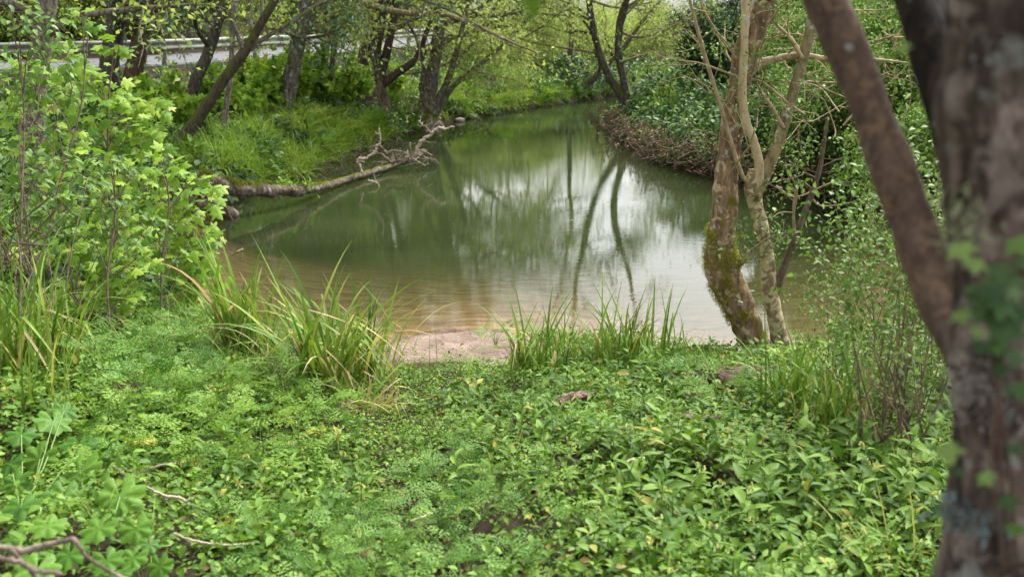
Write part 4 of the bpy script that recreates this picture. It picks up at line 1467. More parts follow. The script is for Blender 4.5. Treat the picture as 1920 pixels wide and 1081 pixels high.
# the wood beyond the bend: pale, half-bare spring trees with gaps of sky
for i, (px, Y, sc_) in enumerate([(880, 44, .8), (935, 50, .75), (990, 46, .6), (1040, 43, .5), (1095, 47, .42), (1150, 52, .36), (1015, 60, .6), (1110, 66, .45), (1175, 62, .33), (940, 70, .8), (1225, 44, .33),
                                 (1070, 55, .5), (860, 60, .8), (1385, 60, .35), (1440, 48, .4), (1500, 55, .45), (1560, 46, .5), (1640, 50, .6), (1720, 46, .7), (1850, 40, .7), (2000, 44, .7)]):
    x = (px - 960) / FPX * Y
    put_tree(BT[i % 3], 'spring_tree', 'half-bare pale green tree in the wood beyond the river bend', (x, Y, ground(x, Y)), 'trees beyond the river bend', sc_ * rng.uniform(.9, 1.1))
# small pale bushes filling the ground of that wood
WB = [bush_kind(130 + k, 'alder', 'twigpale', H=2.0, spread_=.9, nst=8, tpl=RH, per=4, lsize=.075, jit=.14, nch=8, r0=.016) for k in range(3)]
sp_ = []
for px, Y in [(900, 33.5), (940, 36), (985, 38), (1020, 37), (1050, 39), (960, 42), (1100, 40), (1135, 42), (1180, 44), (1225, 41), (1200, 50), (880, 40), (1130, 54), (1030, 46), (910, 46), (1080, 60), (1160, 62)]:
    sp_.append(((px - 960) / FPX * Y, Y))
bush_row(WB, 'wood_bush', 'bush', 'pale green twiggy bush in the wood beyond the bend', 'bushes beyond the bend', sp_, 1.05)

# ------------------------------------------------------------------ left bank: grass, herbs, ferns
C = cand(30000, -22, 6, 8.2, 62)
h, sd, rd = land(C, True)
keep = (sd > .05) & (rd < -.25) & ((C[:, 1] > 13.5) | (C[:, 0] < -3.6 - .5 * np.maximum(10 - C[:, 1], 0))) & (rng.rand(len(C)) < np.clip(30 / C[:, 1], .3, 1) * .8)
C = C[keep]; sd = sd[keep]
dens = vnoise(C * .55, 77)
thin = (sd < 3.2) | (rng.rand(len(C)) < .45)
C, sd, dens = C[thin], sd[thin], dens[thin]
g = (sd < 2.2) | ((dens > .15) & (rng.rand(len(C)) < .5))
G = C[g]
verge = .35 + .65 * sst(.3, 6, -road_sd(G))
sc_ = rng.uniform(.55, 1.15, len(G)) * (1 + .25 * vnoise(G * .7, 5)) * verge
scatter('bank_grass', on_land(G) - [0, 0, .03], rand_rot(len(G), .25), sc_, rng.randint(0, 4, len(G)), gv, 'long soft grass clothing the left river bank', 'grass')
H_ = C[~g | (rng.rand(len(C)) < .30)]
bh = [variant('herb_clump', dome(70, .26, .24, OV3, .10, 140 + k), M[mm]) for k, mm in enumerate(['dark', 'shrub', 'thicket', 'dark'])]
scatter('bank_herbs', on_land(H_), rand_rot(len(H_), .2), rng.uniform(.6, 1.5, len(H_)) * (.3 + .7 * sst(.3, 6, -road_sd(H_))), rng.randint(0, 4, len(H_)), bh, 'low leafy herbs and ivy among the trees of the left bank', 'herbs')

FR = [t_frond(9, 3, .42, .55, 150 + k, .5) for k in range(3)]


def fern_mesh(seed):
    rg = np.random.RandomState(seed)
    mb = MB()
    n = 11
    a = np.arange(n) / n * 6.283 + rg.normal(0, .2, n)
    l = rg.uniform(.5, .95, n)
    D = np.stack([np.cos(a) * np.cos(l), np.sin(a) * np.cos(l), np.sin(l)], -1)
    for k in range(n):
        mb.inst(FR[k % 3], frames(D[k:k + 1]), np.zeros((1, 3)), np.array([rg.uniform(.55, .8)]), [rg.uniform(0, .3)])
    return mb.mesh('fronds', M['bankgrass'])


FM = [fern_mesh(160 + k) for k in range(3)]
for px, py in [(1000, 178), (1020, 182), (985, 186), (965, 190), (1040, 176), (935, 196), (905, 190), (880, 200), (1005, 168), (950, 178), (590, 232), (620, 240), (650, 248), (690, 238), (560, 262), (745, 180), (730, 205), (640, 262), (600, 285), (560, 240), (875, 175), (850, 195)]:
    q = hit(px, py)
    o = link('fern', FM[rng.randint(3)], None, q)
    o.rotation_euler = (rng.normal(0, .1), rng.normal(0, .1), rng.uniform(0, 6.28)); o.scale = (rng.uniform(.9, 1.4),) * 3
    tag(o, 'bright green fern clump growing on the left bank slope', 'fern', 'ferns on the left bank')
# big grass tussocks that hang over the water
TU = [tuft(120, .75, .012, 170 + k, 1.15, 1.2).mesh('grass_tussock', M['bankgrass']) for k in range(3)]
for i, (px, py) in enumerate([(395, 300), (430, 290), (465, 285), (500, 290), (450, 315), (480, 318), (520, 305), (410, 320), (535, 285), (510, 265), (548, 300), (440, 270), (575, 275), (480, 262), (380, 285),
                             (590, 300), (615, 275), (650, 270), (680, 258), (700, 245), (720, 240), (665, 250), (630, 258), (600, 255), (560, 255), (700, 230), (850, 205), (830, 190), (870, 212), (900, 205), (930, 202), (960, 198), (985, 194), (1015, 190), (1040, 186), (560, 320), (580, 312), (605, 303), (625, 294), (645, 287), (670, 278), (690, 270), (715, 262), (735, 254), (545, 328), (520, 330), (490, 340), (465, 345), (755, 246), (950, 204), (980, 200), (1010, 195), (1035, 191), (1060, 186), (1085, 182), (1110, 179), (1140, 176), (1170, 174), (1200, 173), (780, 240), (915, 210), (880, 217)]):
    q = hit(px, py)
    o = link('grass_tussock', TU[i % 3], None, q - [0, 0, .05])
    o.rotation_euler = (0, 0, rng.uniform(0, 6.28)); o.scale = (rng.uniform(.8, 1.2),) * 3
    tag(o, 'soft overhanging grass tussock on the brow of the left bank', 'grass tussock', 'tussocks along the left bank')

# young maples and other saplings under the far trees
SPY = [bush_kind(180 + k, 'maple', H=1.3, spread_=.7, nst=4, tpl=MAP[k % 3], per=2, lsize=.16, jit=.08, nch=4, r0=.014) for k in range(3)]
for i, (px, py) in enumerate([(320, 215), (345, 230), (290, 235), (405, 195), (445, 200), (475, 195), (500, 205), (480, 175), (570, 170), (560, 190), (645, 175), (650, 190), (590, 180), (455, 215), (270, 225), (740, 170)]):
    q = hit(px, min(py + 22, 260))
    put(SPY[i % 3], 'young_maple', 'small bright-leaved young maple under the trees of the left bank', 'sapling', q, 'young maples on the left bank', None, rng.uniform(.6, .9))
# the brown stone under the maples, and stones at the water edge
def stone(px, py, w, label, seed, group=None):
    q = hit(px, py)
    rg = np.random.RandomState(seed)
    mb = MB()
    th, ph = np.meshgrid(np.linspace(0, math.pi, 9), np.linspace(0, 2 * math.pi, 15)[:-1], indexing='ij')
    d = np.stack([np.sin(th) * np.cos(ph), np.sin(th) * np.sin(ph), np.cos(th)], -1).reshape(-1, 3)
    rr = wid(w, q[1]) / 2
    V = d * [rr, rr * .7, rr * .5] * (1 + .25 * fbm(d * 1.7 + seed, seed))[:, None]
    i = (np.arange(8)[:, None] * 14 + np.arange(14)[None]); j = (np.arange(8)[:, None] * 14 + (np.arange(14)[None] + 1) % 14)
    mb.add(V, [np.stack([i, i + 14, j + 14, j], -1).reshape(-1, 4)])
    o = mb.obj('stone', M['rock'], None)
    o.location = q + [0, 0, rr * .15]
    o.rotation_euler = (0, 0, rg.uniform(0, 6))
    tag(o, label, 'stone', group)


stone(258, 272, 56, 'flat tan stone lying under the bright maple leaves', 1)
stone(862, 228, 20, 'pale stone at the water edge below the stems, left of two', 2)
stone(882, 222, 20, 'pale stone at the water edge below the stems, right of two', 3)

# ------------------------------------------------------------------ right bank: ivy mound, brambles, reeds, thicket
C = cand(9000, 1.5, 14, 14.5, 36)
h, sd, rd = land(C, True)
pxx, pyy = pixel(on_land(C))
keep = (sd > .02) & (sd < 4.5) & (rng.rand(len(C)) < .42)
C = C[keep]; sd = sd[keep]
iv = [variant('ivy_clump', dome(110, .34, .42, OV3, .085, 190 + k, rough=.5), M[mm]) for k, mm in enumerate(['dark', 'dark', 'dark', 'privet'])]
scatter('ivy_mound', on_land(C) + [0, 0, .05], rand_rot(len(C), .3), rng.uniform(.6, 1.4, len(C)) * (.7 + .75 * sst(.1, 1.2, sd)), rng.randint(0, 4, len(C)), iv, 'dark ivy and low evergreen leaves heaped on the right bank point', 'ivy')
# hanging brown twigs and dead leaves along its waterline
mb, ml = MB(), MB()
edge = np.array([atz(px, py, 0)[:2] for px, py in [(1140, 240), (1165, 262), (1200, 285), (1235, 304), (1290, 320), (1340, 332), (1420, 347), (1500, 362), (1570, 378)]])
edge = spline(edge, 8)
for k in range(520):
    i = rng.randint(len(edge))
    a0 = np.append(edge[i] + rng.normal(0, .18, 2) + [0.05, .18], rng.uniform(.02, .5))
    d = nrm(rng.normal(0, 1, 3) * [1, .6, .55] + [-.1, -.3, -.25]); L_ = rng.uniform(.25, .9)
    P_ = spline([a0 - d * L_ / 2, a0 + rng.normal(0, .07, 3), a0 + d * L_ / 2 + [0, 0, -.12]], 3)
    P_[:, 2] = np.maximum(P_[:, 2], -.02)
    mb.tube(P_, np.linspace(.009, .003, 7) * rng.uniform(.6, 1.6), 4, cap=False)
tag(mb.obj('bramble_tangle', M['twig'], None, np.append(edge[30], 0)), 'brown tangle of dead brambles along the waterline of the right bank', 'brambles', kind='stuff')
n_ = 1300
i = rng.randint(0, len(edge), n_)
P_ = np.concatenate([edge[i] + rng.normal(0, .28, (n_, 2)) + [.1, .28], rng.uniform(.05, .6, (n_, 1))], 1)
ml.inst(OV3, frames(nrm(rng.normal(0, 1, (n_, 3)))), P_, rng.uniform(.04, .10, n_), rng.uniform(0, 1, n_))
tag(ml.obj('dead_bramble_leaves', M['bramble'], None, np.append(edge[30], 0)), 'red-brown dead leaves caught in the brambles on the right bank', 'leaves', kind='stuff')
RE = [tuft(40, .8, .02, 200 + k, .45, .6).mesh('reed_clump', M['sedge']) for k in range(2)]
for i, (px, py) in enumerate([(1230, 212), (1255, 206), (1280, 200), (1300, 205), (1320, 198), (1270, 218), (1245, 225), (1225, 200), (1295, 190), (1330, 210), (1210, 205)]):
    q = hit(px, py + 12)
    o = link('reed_clump', RE[i % 2], None, q); o.rotation_euler = (0, 0, rng.uniform(0, 6.28)); o.scale = (rng.uniform(.9, 1.4),) * 3
    tag(o, 'bright green reed clump behind the ivy mound on the right bank', 'reeds', 'reeds behind the ivy mound')
TH = [bush_kind(210 + k, 'thicket', 'twigpale', H=2.6, spread_=.85, nst=9, tpl=OV3, per=12, lsize=.066, jit=.09, nch=7, r0=.02, wander=.28) for k in range(3)]
for i, (x, y, sc_, lb_) in enumerate([
        (5.0, 16.6, .72, 'pale glossy thicket bush right behind the forked pale tree'), (5.9, 16.2, .95, 'pale glossy thicket bush overhanging the pool at its right end'),
        (6.6, 15.0, 1.0, 'pale thicket bush seen between the leaning stem and the near trunk'), (6.1, 13.6, .8, 'low thicket bush at the water edge below the leaning stem'),
        (7.2, 17.6, 1.3, 'tall thicket bush behind the leaning stem'), (8.6, 16.0, 1.3, 'tall thicket bush showing beside the near trunk'), (5.6, 18.6, 1.0, 'thicket bush behind the fork of the pale tree'),
        (6.9, 20.5, 1.4, 'farther tall thicket bush at the top right'), (9.5, 19.5, 1.6, 'largest thicket bush, far behind the near trunk'), (6.2, 12.2, .7, 'thicket bush farthest down the right bank')]):
    put(TH[i % 3], 'thicket_bush', lb_, 'bush', (x, y, ground(x, y)), 'thicket on the right bank', None, sc_)
EV = [bush_kind(220 + k, 'conifer', 'twigdark', H=2.7, spread_=.75, nst=8, tpl=RHN, per=26, lsize=.12, jit=.14, nch=7, r0=.03) for k in range(2)]
for i, (px, Y, sc_, lb_) in enumerate([(1385, 27, .95, 'dark evergreen bush standing behind the crooked mossy trunk'), (1460, 25, 1.0, 'dark evergreen bush behind the forked pale tree'),
                                       (1540, 24, 1.15, 'dark evergreen bush behind the thicket, right of two darker ones')]):
    x = (px - 960) / FPX * Y
    put(EV[i % 2], 'evergreen_bush', lb_, 'bush', (x, Y, ground(x, Y)), 'dark evergreens on the right bank', None, sc_)

# bare pale twigs that cross the thicket
mb = MB()
rgb_ = np.random.RandomState(231)
for k in range(75):
    a0 = at(rgb_.uniform(1470, 1790), rgb_.uniform(60, 400), rgb_.uniform(12.2, 15.5)); d = nrm(rgb_.normal(0, 1, 3) * [1, .5, .75]); L_ = rgb_.uniform(.4, 1.5)
    P_ = spline([a0 - d * L_ / 2, a0 - d * L_ * .15 + rgb_.normal(0, .08, 3), a0 + d * L_ * .2 + rgb_.normal(0, .08, 3), a0 + d * L_ / 2 + rgb_.normal(0, .1, 3)], 4)
    mb.tube(P_, np.linspace(.012, .004, len(P_)) * rgb_.uniform(.5, 1.3), 5, cap=False)
tag(mb.obj('bare_twigs', M['twigpale'], None, np.array([6, 14, .8])), 'bare pale twigs crossing in front of the right bank thicket', 'twigs', kind='stuff')


# ------------------------------------------------------------------ near bank
def mat4(Mx, T, s):
    m4 = np.eye(4); m4[:3, :3] = np.asarray(Mx) * s; m4[:3, 3] = T
    return mathutils.Matrix(m4.tolist())


def tpl_mesh(name, tpl, mat, smooth=True):
    mb = MB(); mb.add(tpl[0], tpl[1])
    return mb.mesh(name, mat, smooth=smooth)


# lobed maples at the left: the survey gives where each spray of leaves hangs
MLM = [tpl_mesh('leaf', t, M['maple']) for t in MAP]
SHM = [tpl_mesh('leaf', t, M['shrub']) for t in (t_ovate(.5, .14, .25, 4), t_ovate(.6, .10, .15, 4), t_ovate(.42, .15, .4, 4))]


def leafy(name, label, cat, base, clusters, meshes, leaf, rg, group=None, tiltcam=.5, wood='twigdark', stem_r=.014, flat=.35, Yoff=0.0, tops=None):
    base = np.array(base, float)
    t = thing(name, label, cat, base, group)
    cs = []
    for px, py, Y, rp, n in clusters:
        cs.append((at(px, py, Y), wid(rp, Y), n))
    top = max(cs, key=lambda c: c[0][2])[0]
    wb = MB()
    sp_ = spline([base - [0, 0, .1], base * .65 + top * .35 + rg.normal(0, .05, 3), base * .3 + top * .7 + rg.normal(0, .05, 3), top], 8)
    wb.tube(sp_, np.linspace(stem_r, stem_r * .35, len(sp_)), 7)
    for c, rr, n in cs:
        # a twig from the stem to the spray
        zz = np.clip((c[2] - .35 * np.linalg.norm(c[:2] - base[:2]) - base[2]) / max(top[2] - base[2], .1), .1, .95)
        s0 = sp_[int(zz * (len(sp_) - 1))]
        tw = spline([s0, (s0 + c) / 2 + [0, 0, .06] + rg.normal(0, .03, 3), c], 5)
        wb.tube(tw, np.linspace(stem_r * .5, stem_r * .2, len(tw)), 5, cap=False)
        for k in range(int(n * 1.9)):
            a = rg.uniform(0, 6.283); q = rr * math.sqrt(rg.rand())
            P = c + np.array([math.cos(a) * q, rg.normal(0, .5) * rr, math.sin(a) * q * .62 - abs(math.cos(a)) * q * .25])
            out = nrm(P - c + rg.normal(0, .25 * rr, 3))
            d = nrm(out * [1, .6, .5] + [0, -.25, -flat] + rg.normal(0, .25, 3))
            up = nrm(np.array([0, -tiltcam, 1.0]) + rg.normal(0, .28, 3))
            s = leaf * rg.uniform(.45, .95)
            o = link('leaf', meshes[rg.randint(len(meshes))], t)
            o.matrix_local = mat4(frames(d[None], up[None])[0], P - base, s)
            if rg.rand() < .5:
                wb.tube(np.array([c + (P - c) * .2, (c + P) / 2 + [0, 0, .02], P]), [.003, .002, .0018], 3, cap=False)
    wb.obj('twigs', M[wood], t, base)['kind'] = 'stuff'
    return t


rg5 = np.random.RandomState(301)
leafy('maple_sapling', 'bright lime-green maple sapling hanging over the pool edge, rightmost of the left thicket', 'sapling', hit(300, 612),
      [(385, 338, 9.3, 34, 9), (352, 366, 9.3, 55, 18), (330, 415, 9.2, 58, 20), (300, 312, 9.4, 45, 13), (368, 440, 9.2, 45, 16), (345, 478, 9.1, 55, 20), (385, 522, 9.0, 36, 12), (290, 378, 9.4, 45, 14), (315, 525, 9.0, 50, 16), (358, 552, 9.0, 30, 8), (280, 455, 9.2, 45, 12)],
      MLM, .145, rg5)
leafy('maple_sapling', 'lime-green maple sapling with layered sprays in front of the dark grey trunk', 'sapling', hit(215, 560),
      [(262, 262, 10.2, 50, 14), (232, 216, 10.2, 55, 20), (275, 192, 10.3, 40, 12), (205, 186, 10.2, 48, 16), (180, 158, 10.2, 50, 16), (148, 142, 10.1, 45, 12), (250, 236, 10.1, 42, 12), (215, 82, 10.2, 26, 7), (160, 215, 10.2, 45, 12)],
      MLM, .15, rg5)
leafy('maple_sapling', 'lime-green maple sapling at the left edge below the lichened trunk', 'sapling', hit(60, 590),
      [(90, 178, 9.5, 55, 16), (52, 128, 9.5, 50, 14), (125, 105, 9.5, 50, 14), (22, 190, 9.4, 45, 10), (100, 245, 9.4, 50, 14), (150, 292, 9.3, 50, 14), (60, 305, 9.3, 45, 12), (30, 262, 9.3, 35, 8), (155, 30, 9.6, 30, 6)],
      MLM, .14, rg5)
leafy('maple_sapling', 'low lime-green maple sapling with flat sprays above the dark sedge', 'sapling', hit(170, 640),
      [(150, 542, 8.0, 45, 14), (98, 566, 8.0, 45, 12), (218, 500, 8.1, 45, 14), (172, 470, 8.2, 45, 12), (118, 460, 8.2, 40, 10), (262, 480, 8.3, 40, 10), (235, 545, 8.1, 40, 10), (55, 470, 8.2, 35, 7)],
      MLM, .135, rg5)
leafy('maple_sapling', 'lime-green maple sapling in the middle of the left thicket', 'sapling', hit(190, 600),
      [(200, 372, 8.8, 50, 16), (240, 330, 8.9, 45, 12), (150, 395, 8.8, 45, 12), (110, 335, 8.9, 45, 10), (250, 420, 8.8, 45, 12), (190, 425, 8.7, 40, 10)],
      MLM, .14, rg5)
leafy('maple_seedling', 'small maple seedling low down at the left edge among dark grasses', 'sapling', hit(95, 735),
      [(62, 655, 6.6, 34, 7), (110, 678, 6.5, 30, 6), (45, 690, 6.5, 24, 4)], MLM, .12, rg5, stem_r=.005)
leafy('maple_seedling', 'maple seedling with a few broad leaves beside the pale forked tree', 'sapling', hit(1500, 705),
      [(1488, 655, 7.4, 30, 5), (1522, 660, 7.3, 25, 4)], MLM, .13, rg5, stem_r=.005)
leafy('maple_seedling', 'maple seedling with drooping pale leaves in the sparse shrub right of the forked tree', 'sapling', hit(1585, 720),
      [(1578, 600, 6.6, 26, 5)], MLM, .12, rg5, stem_r=.004)
for i, (lb_, bs, cl) in enumerate([
        ('mid-green broad-leaved shrub filling the top left corner', (30, 640), [(40, 60, 8.4, 60, 30), (85, 112, 8.4, 55, 26), (100, 45, 8.4, 50, 22), (20, 140, 8.4, 45, 18), (45, 215, 8.3, 55, 22), (130, 175, 8.4, 40, 12), (20, 20, 8.4, 50, 20), (70, 165, 8.3, 40, 14)]),
        ('mid-green broad-leaved shrub below the lichened trunk at the left edge', (70, 660), [(60, 350, 7.9, 55, 26), (30, 300, 7.9, 50, 20), (110, 400, 7.8, 50, 22), (60, 430, 7.7, 45, 16), (25, 380, 7.8, 40, 14), (100, 300, 7.9, 45, 16), (20, 470, 7.6, 35, 8)]),
        ('mid-green broad-leaved shrub threaded through the maples', (210, 650), [(150, 330, 8.2, 50, 22), (205, 300, 8.3, 40, 14), (215, 440, 8.1, 50, 20), (190, 385, 8.1, 45, 18), (240, 395, 8.2, 38, 12), (140, 440, 8.0, 45, 16), (290, 420, 8.3, 35, 10), (270, 520, 8.0, 35, 8)])]):
    leafy('broadleaf_shrub', lb_, 'shrub', hit(*bs), cl, SHM, .10, rg5, 'broad-leaved shrubs at the left', tiltcam=.4, stem_r=.011)

# twiggy dry stems at the left edge
mb = MB()
for k in range(24):
    a0 = at(rg5.uniform(-40, 70), rg5.uniform(420, 560), 7.2 + rg5.uniform(-.4, .4)); d = nrm(rg5.normal(0, 1, 3) * [.6, .5, 1.0]); L_ = rg5.uniform(.3, .9)
    mb.tube(spline([a0 - d * L_ / 2, a0 + rg5.normal(0, .06, 3), a0 + d * L_ / 2], 4), np.linspace(.007, .003, 9), 5, cap=False)
for k in range(7):
    a0 = hit(rg5.uniform(10, 150), rg5.uniform(640, 720)); b0 = at(rg5.uniform(0, 190), rg5.uniform(330, 480), a0[1] + .8)
    mb.tube(spline([a0, (a0 + b0) / 2 + rg5.normal(0, .08, 3), b0], 5), np.linspace(.008, .003, 11), 5)
tag(mb.obj('dry_twigs', M['twig'], None, hit(40, 680)), 'tangle of dry brown twigs at the left edge above the dark sedge', 'twigs', kind='stuff')

# ---- what grows where on the near bank
C = cand(60000, -7.5, 7.5, 1.55, 11.5)
h, sd, rd = land(C, True)
sw = sand_w(C)
PL = np.concatenate([C, h[:, None]], 1)
X, Yp = pixel(PL)
vis = (X > -250) & (X < 2150) & (Yp < 1200) & (sd > .03)
path = np.exp(-(((X - (800 - (Yp - 700) * .30)) / 95) ** 2)) * sst(690, 720, Yp) * (1 - sst(930, 1000, Yp))     # trodden strip to the sand
bare = np.maximum(path * .0, np.exp(-(((X - 1330) / 80) ** 2 + ((Yp - 735) / 35) ** 2)))
dens = 1 - .75 * bare
dens = dens * (1 - .97 * sst(.12, .35, sw))


def sprig(seed, n=14, size=.034, spread=.07, hh=.08, tpl=OV3):
    rg = np.random.RandomState(seed)
    P = np.stack([rg.normal(0, spread * .6, n), rg.normal(0, spread * .6, n), rg.uniform(.008, hh, n)], -1)
    D = nrm(rg.normal(0, 1, (n, 3)) * [1, 1, .35] + [0, 0, .1])
    mb = MB()
    mb.inst(tpl, frames(D, nrm(np.array([0, 0, 1.0]) + rg.normal(0, .35, (n, 3)))), P, size * rg.uniform(.6, 1.25, n), rg.uniform(0, .3, n))
    return mb


k_ = vis & (rng.rand(len(C)) < dens * (.60 + .4 * path) )
gc = PL[k_]
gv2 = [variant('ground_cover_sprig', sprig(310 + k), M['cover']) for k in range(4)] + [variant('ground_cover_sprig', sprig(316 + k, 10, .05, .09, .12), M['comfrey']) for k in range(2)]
xi = X[k_]
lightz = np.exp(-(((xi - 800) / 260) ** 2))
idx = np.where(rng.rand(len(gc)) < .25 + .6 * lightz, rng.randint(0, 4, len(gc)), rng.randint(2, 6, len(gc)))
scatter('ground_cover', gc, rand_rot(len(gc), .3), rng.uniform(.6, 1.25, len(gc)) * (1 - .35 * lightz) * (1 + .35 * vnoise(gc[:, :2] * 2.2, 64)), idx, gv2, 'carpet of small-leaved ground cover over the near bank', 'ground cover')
# fine grass
k_ = vis & (sw < .35) & (rng.rand(len(C)) < .05 + .10 * (1 - sst(.2, 1.2, sd)) + .12 * np.exp(-(((X - 400) / 180) ** 2 + ((Yp - 650) / 80) ** 2)) + .06 * (1 - sst(.1, .5, sd)))
fg = PL[k_]
fgv = [variant('fine_grass_tuft', tuft(12, .22, .011, 330 + k, .7, .9), M['bankgrass']) for k in range(3)]
scatter('fine_grass', fg - [0, 0, .02], rand_rot(len(fg), .2), rng.uniform(.5, 1.2, len(fg)), rng.randint(0, 3, len(fg)), fgv, 'fine grass growing through the ground cover of the near bank', 'grass')
# litter
k_ = vis & (rng.rand(len(C)) < .015 + .35 * bare + .03 * path)
lt = PL[k_]
lv = [variant('dead_leaf', t_ovate(.6, .3, .3, 3), M['litter']), variant('dead_leaf', t_maple(.6, 5), M['litter'])]
scatter('leaf_litter', lt + [0, 0, .015], np.stack([rng.normal(0, .5, len(lt)), rng.normal(0, .5, len(lt)), rng.uniform(0, 6.28, len(lt))], -1), rng.uniform(.03, .08, len(lt)), rng.randint(0, 2, len(lt)), lv,
        'dead brown leaves lying on bare patches of the near bank', 'leaf litter')

# ---- comfrey: leafy stems with pale yellow bells
CLM = [t_ovate(.33, .20, .35, 5, .36), t_ovate(.40, .16, .22, 5, .38), t_ovate(.28, .25, .5, 5, .34)]
CLMe = [tpl_mesh('leaf', t, M['comfrey']) for t in CLM]
bell = MB()
a = np.arange(7) / 7 * 6.283
prof = [(0.0, .10), (.15, .22), (.45, .26), (.8, .24), (1.0, .34)]
V = np.array([[r_ * math.cos(q), r_ * math.sin(q), -z_] for z_, r_ in prof for q in a])
bell.add(V, [np.array([[i * 7 + j, i * 7 + (j + 1) % 7, (i + 1) * 7 + (j + 1) % 7, (i + 1) * 7 + j] for i in range(4) for j in range(7)])])
BELL = merge_tpl(bell)
BELLm = tpl_mesh('flower', BELL, M['flower'])


def comfrey(seed, H=.30, flowers=3):
    rg = np.random.RandomState(seed)
    lean = rg.normal(0, .15, 2)
    t = np.linspace(0, 1, 7)
    st = np.stack([lean[0] * H * t ** 1.5, lean[1] * H * t ** 1.5, H * t - .02], -1)
    lv, fl = [], []
    n = rg.randint(9, 13)
    a = rg.uniform(0, 6.28)
    for k in range(n):
        u = .12 + .88 * (k + .3) / n
        p_ = st[0] * 0 + [np.interp(u, t, st[:, i]) for i in range(3)]
        a += 2.4 + rg.normal(0, .3)
        el = .55 - .5 * (1 - u) + rg.normal(0, .22)
        d = np.array([math.cos(a) * math.cos(el), math.sin(a) * math.cos(el), math.sin(el)])
        s = (.155 - .085 * u) * rg.uniform(.8, 1.25) * H / .3
        lv.append((rg.randint(3), frames(d[None], nrm(np.array([[0, 0, 1.0]]) + rg.normal(0, .25, (1, 3))))[0], np.array(p_), s, rg.uniform(0, .3)))
    for k in range(flowers):
        p_ = st[-1] + rg.normal(0, .018, 3) * [1, 1, .4] + [0, 0, .005]
        tl = rg.normal(0, .35, 2)
        d = nrm(np.array([tl[0], tl[1], 1]))
        X_ = nrm(np.cross([0, 1, 0], d)); Y_ = np.cross(d, X_)
        fl.append((np.stack([X_, Y_, d], -1), p_, rg.uniform(.015, .022)))
    return st, lv, fl


CK = []
for k in range(8):
    st, lv, fl = comfrey(400 + k, flowers=(3 if k % 3 == 1 else 0))
    sb, lb2, fb = MB(), MB(), MB()
    sb.tube(st, np.linspace(.005, .002, 7), 5)
    for vi, Mx, p_, s, va in lv:
        lb2.inst(CLM[vi], Mx[None], p_[None], np.array([s]), [va])
    for Mx, p_, s in fl:
        fb.inst(BELL, Mx[None], p_[None], np.array([s]), [.5])
    CK.append((st, lv, fl, sb.mesh('stem', M['stem']), lb2.mesh('leaves', M['comfrey']), fb.mesh('flowers', M['flower']) if fl else None))


def put_comfrey(k, loc, label, group, scale, parts):
    st, lv, fl, sm, lm, fm = CK[k]
    t = thing('comfrey_plant', label, 'comfrey', loc, group, rng.uniform(0, 6.28), scale)
    t.rotation_euler[0] = rng.normal(0, .12); t.rotation_euler[1] = rng.normal(0, .12)
    so = link('stem', sm, t)
    if parts:
        for vi, Mx, p_, s, va in lv:
            link('leaf', CLMe[vi], t).matrix_local = mat4(Mx, p_, s)
        for Mx, p_, s in fl:
            link('flower', BELLm, so).matrix_local = mat4(Mx, p_, s)
    else:
        link('leaves', lm, t)['kind'] = 'stuff'
        if fm:
            link('flowers', fm, so)['kind'] = 'stuff'


def poisson(mask, rmin, limit, weight=None):
    ids = np.flatnonzero(mask)
    rng.shuffle(ids)
    out, pts = [], np.zeros((0, 2))
    for i in ids:
        p_ = C[i]
        rm = rmin if np.isscalar(rmin) else rmin[i]
        if len(pts) and np.min(np.sum((pts - p_) ** 2, 1)) < rm * rm:
            continue
        out.append(i); pts = np.concatenate([pts, p_[None]])
        if len(out) >= limit:
            break
    return np.array(out, int)


inframe = (X > -60) & (X < 1900) & (Yp < 1150)
edgeline = 690 + 10 * np.sin(X * .02)
com = vis & inframe & (X > 870 + (1000 - np.clip(Yp, 700, 1000)) * -.15) & (Yp > edgeline + 45) & (bare < .35) & (sw < .05) & ((X > 985) | (Yp > 760))
com |= vis & inframe & (X > 930) & (X < 1080) & (Yp > 930)
com &= ~((X < 930) & (Yp > 880) & (rng.rand(len(C)) < .75))
ids = poisson(com & (vnoise(C * 1.6, 55) > -.6), .082, 900)
dist = np.linalg.norm(C[ids], axis=1)
order = ids[np.argsort(dist)]
pick = np.zeros(len(order), bool)
pick[np.linspace(0, len(order) - 1, 270).astype(int)] = True
pick[:120] = True
pick[np.flatnonzero(pick)[300:]] = False
MARKS = [((960, 760), 'at the left end of the patch, near the sand bar'), ((1080, 790), 'around the pinkish bark chunk'), ((1200, 745), 'behind the bark pieces, near the water edge'), ((1320, 830), 'around the pinkish wood piece'), ((1420, 800), 'beside the dark rotten log'),
         ((1500, 880), 'in front of the dark green sedge'), ((1640, 900), 'in front of the dry brown stalks'), ((1720, 980), 'beside the near trunk'), ((1600, 1040), 'around the pale bent sedge at the bottom right'), ((1450, 1000), 'at the bottom, left of the pale bent sedge'),
         ((1280, 940), 'in the middle of the patch'), ((1130, 900), 'midway between the bark chunk and the bottom edge'), ((1010, 880), 'right of the trodden strip'), ((1200, 1040), 'at the bottom edge, right of the short pale stick'), ((1020, 1020), 'at the bottom, right of the hogweed shoot')]
MKP = np.array([m_[0] for m_ in MARKS], float)


def comfrey_label(i, k):
    w = MARKS[int(np.argmin((MKP[:, 0] - X[i]) ** 2 + 3 * (MKP[:, 1] - Yp[i]) ** 2))][1]
    return ('yellow-belled comfrey plant ' if CK[k][2] else 'leafy comfrey plant ') + w


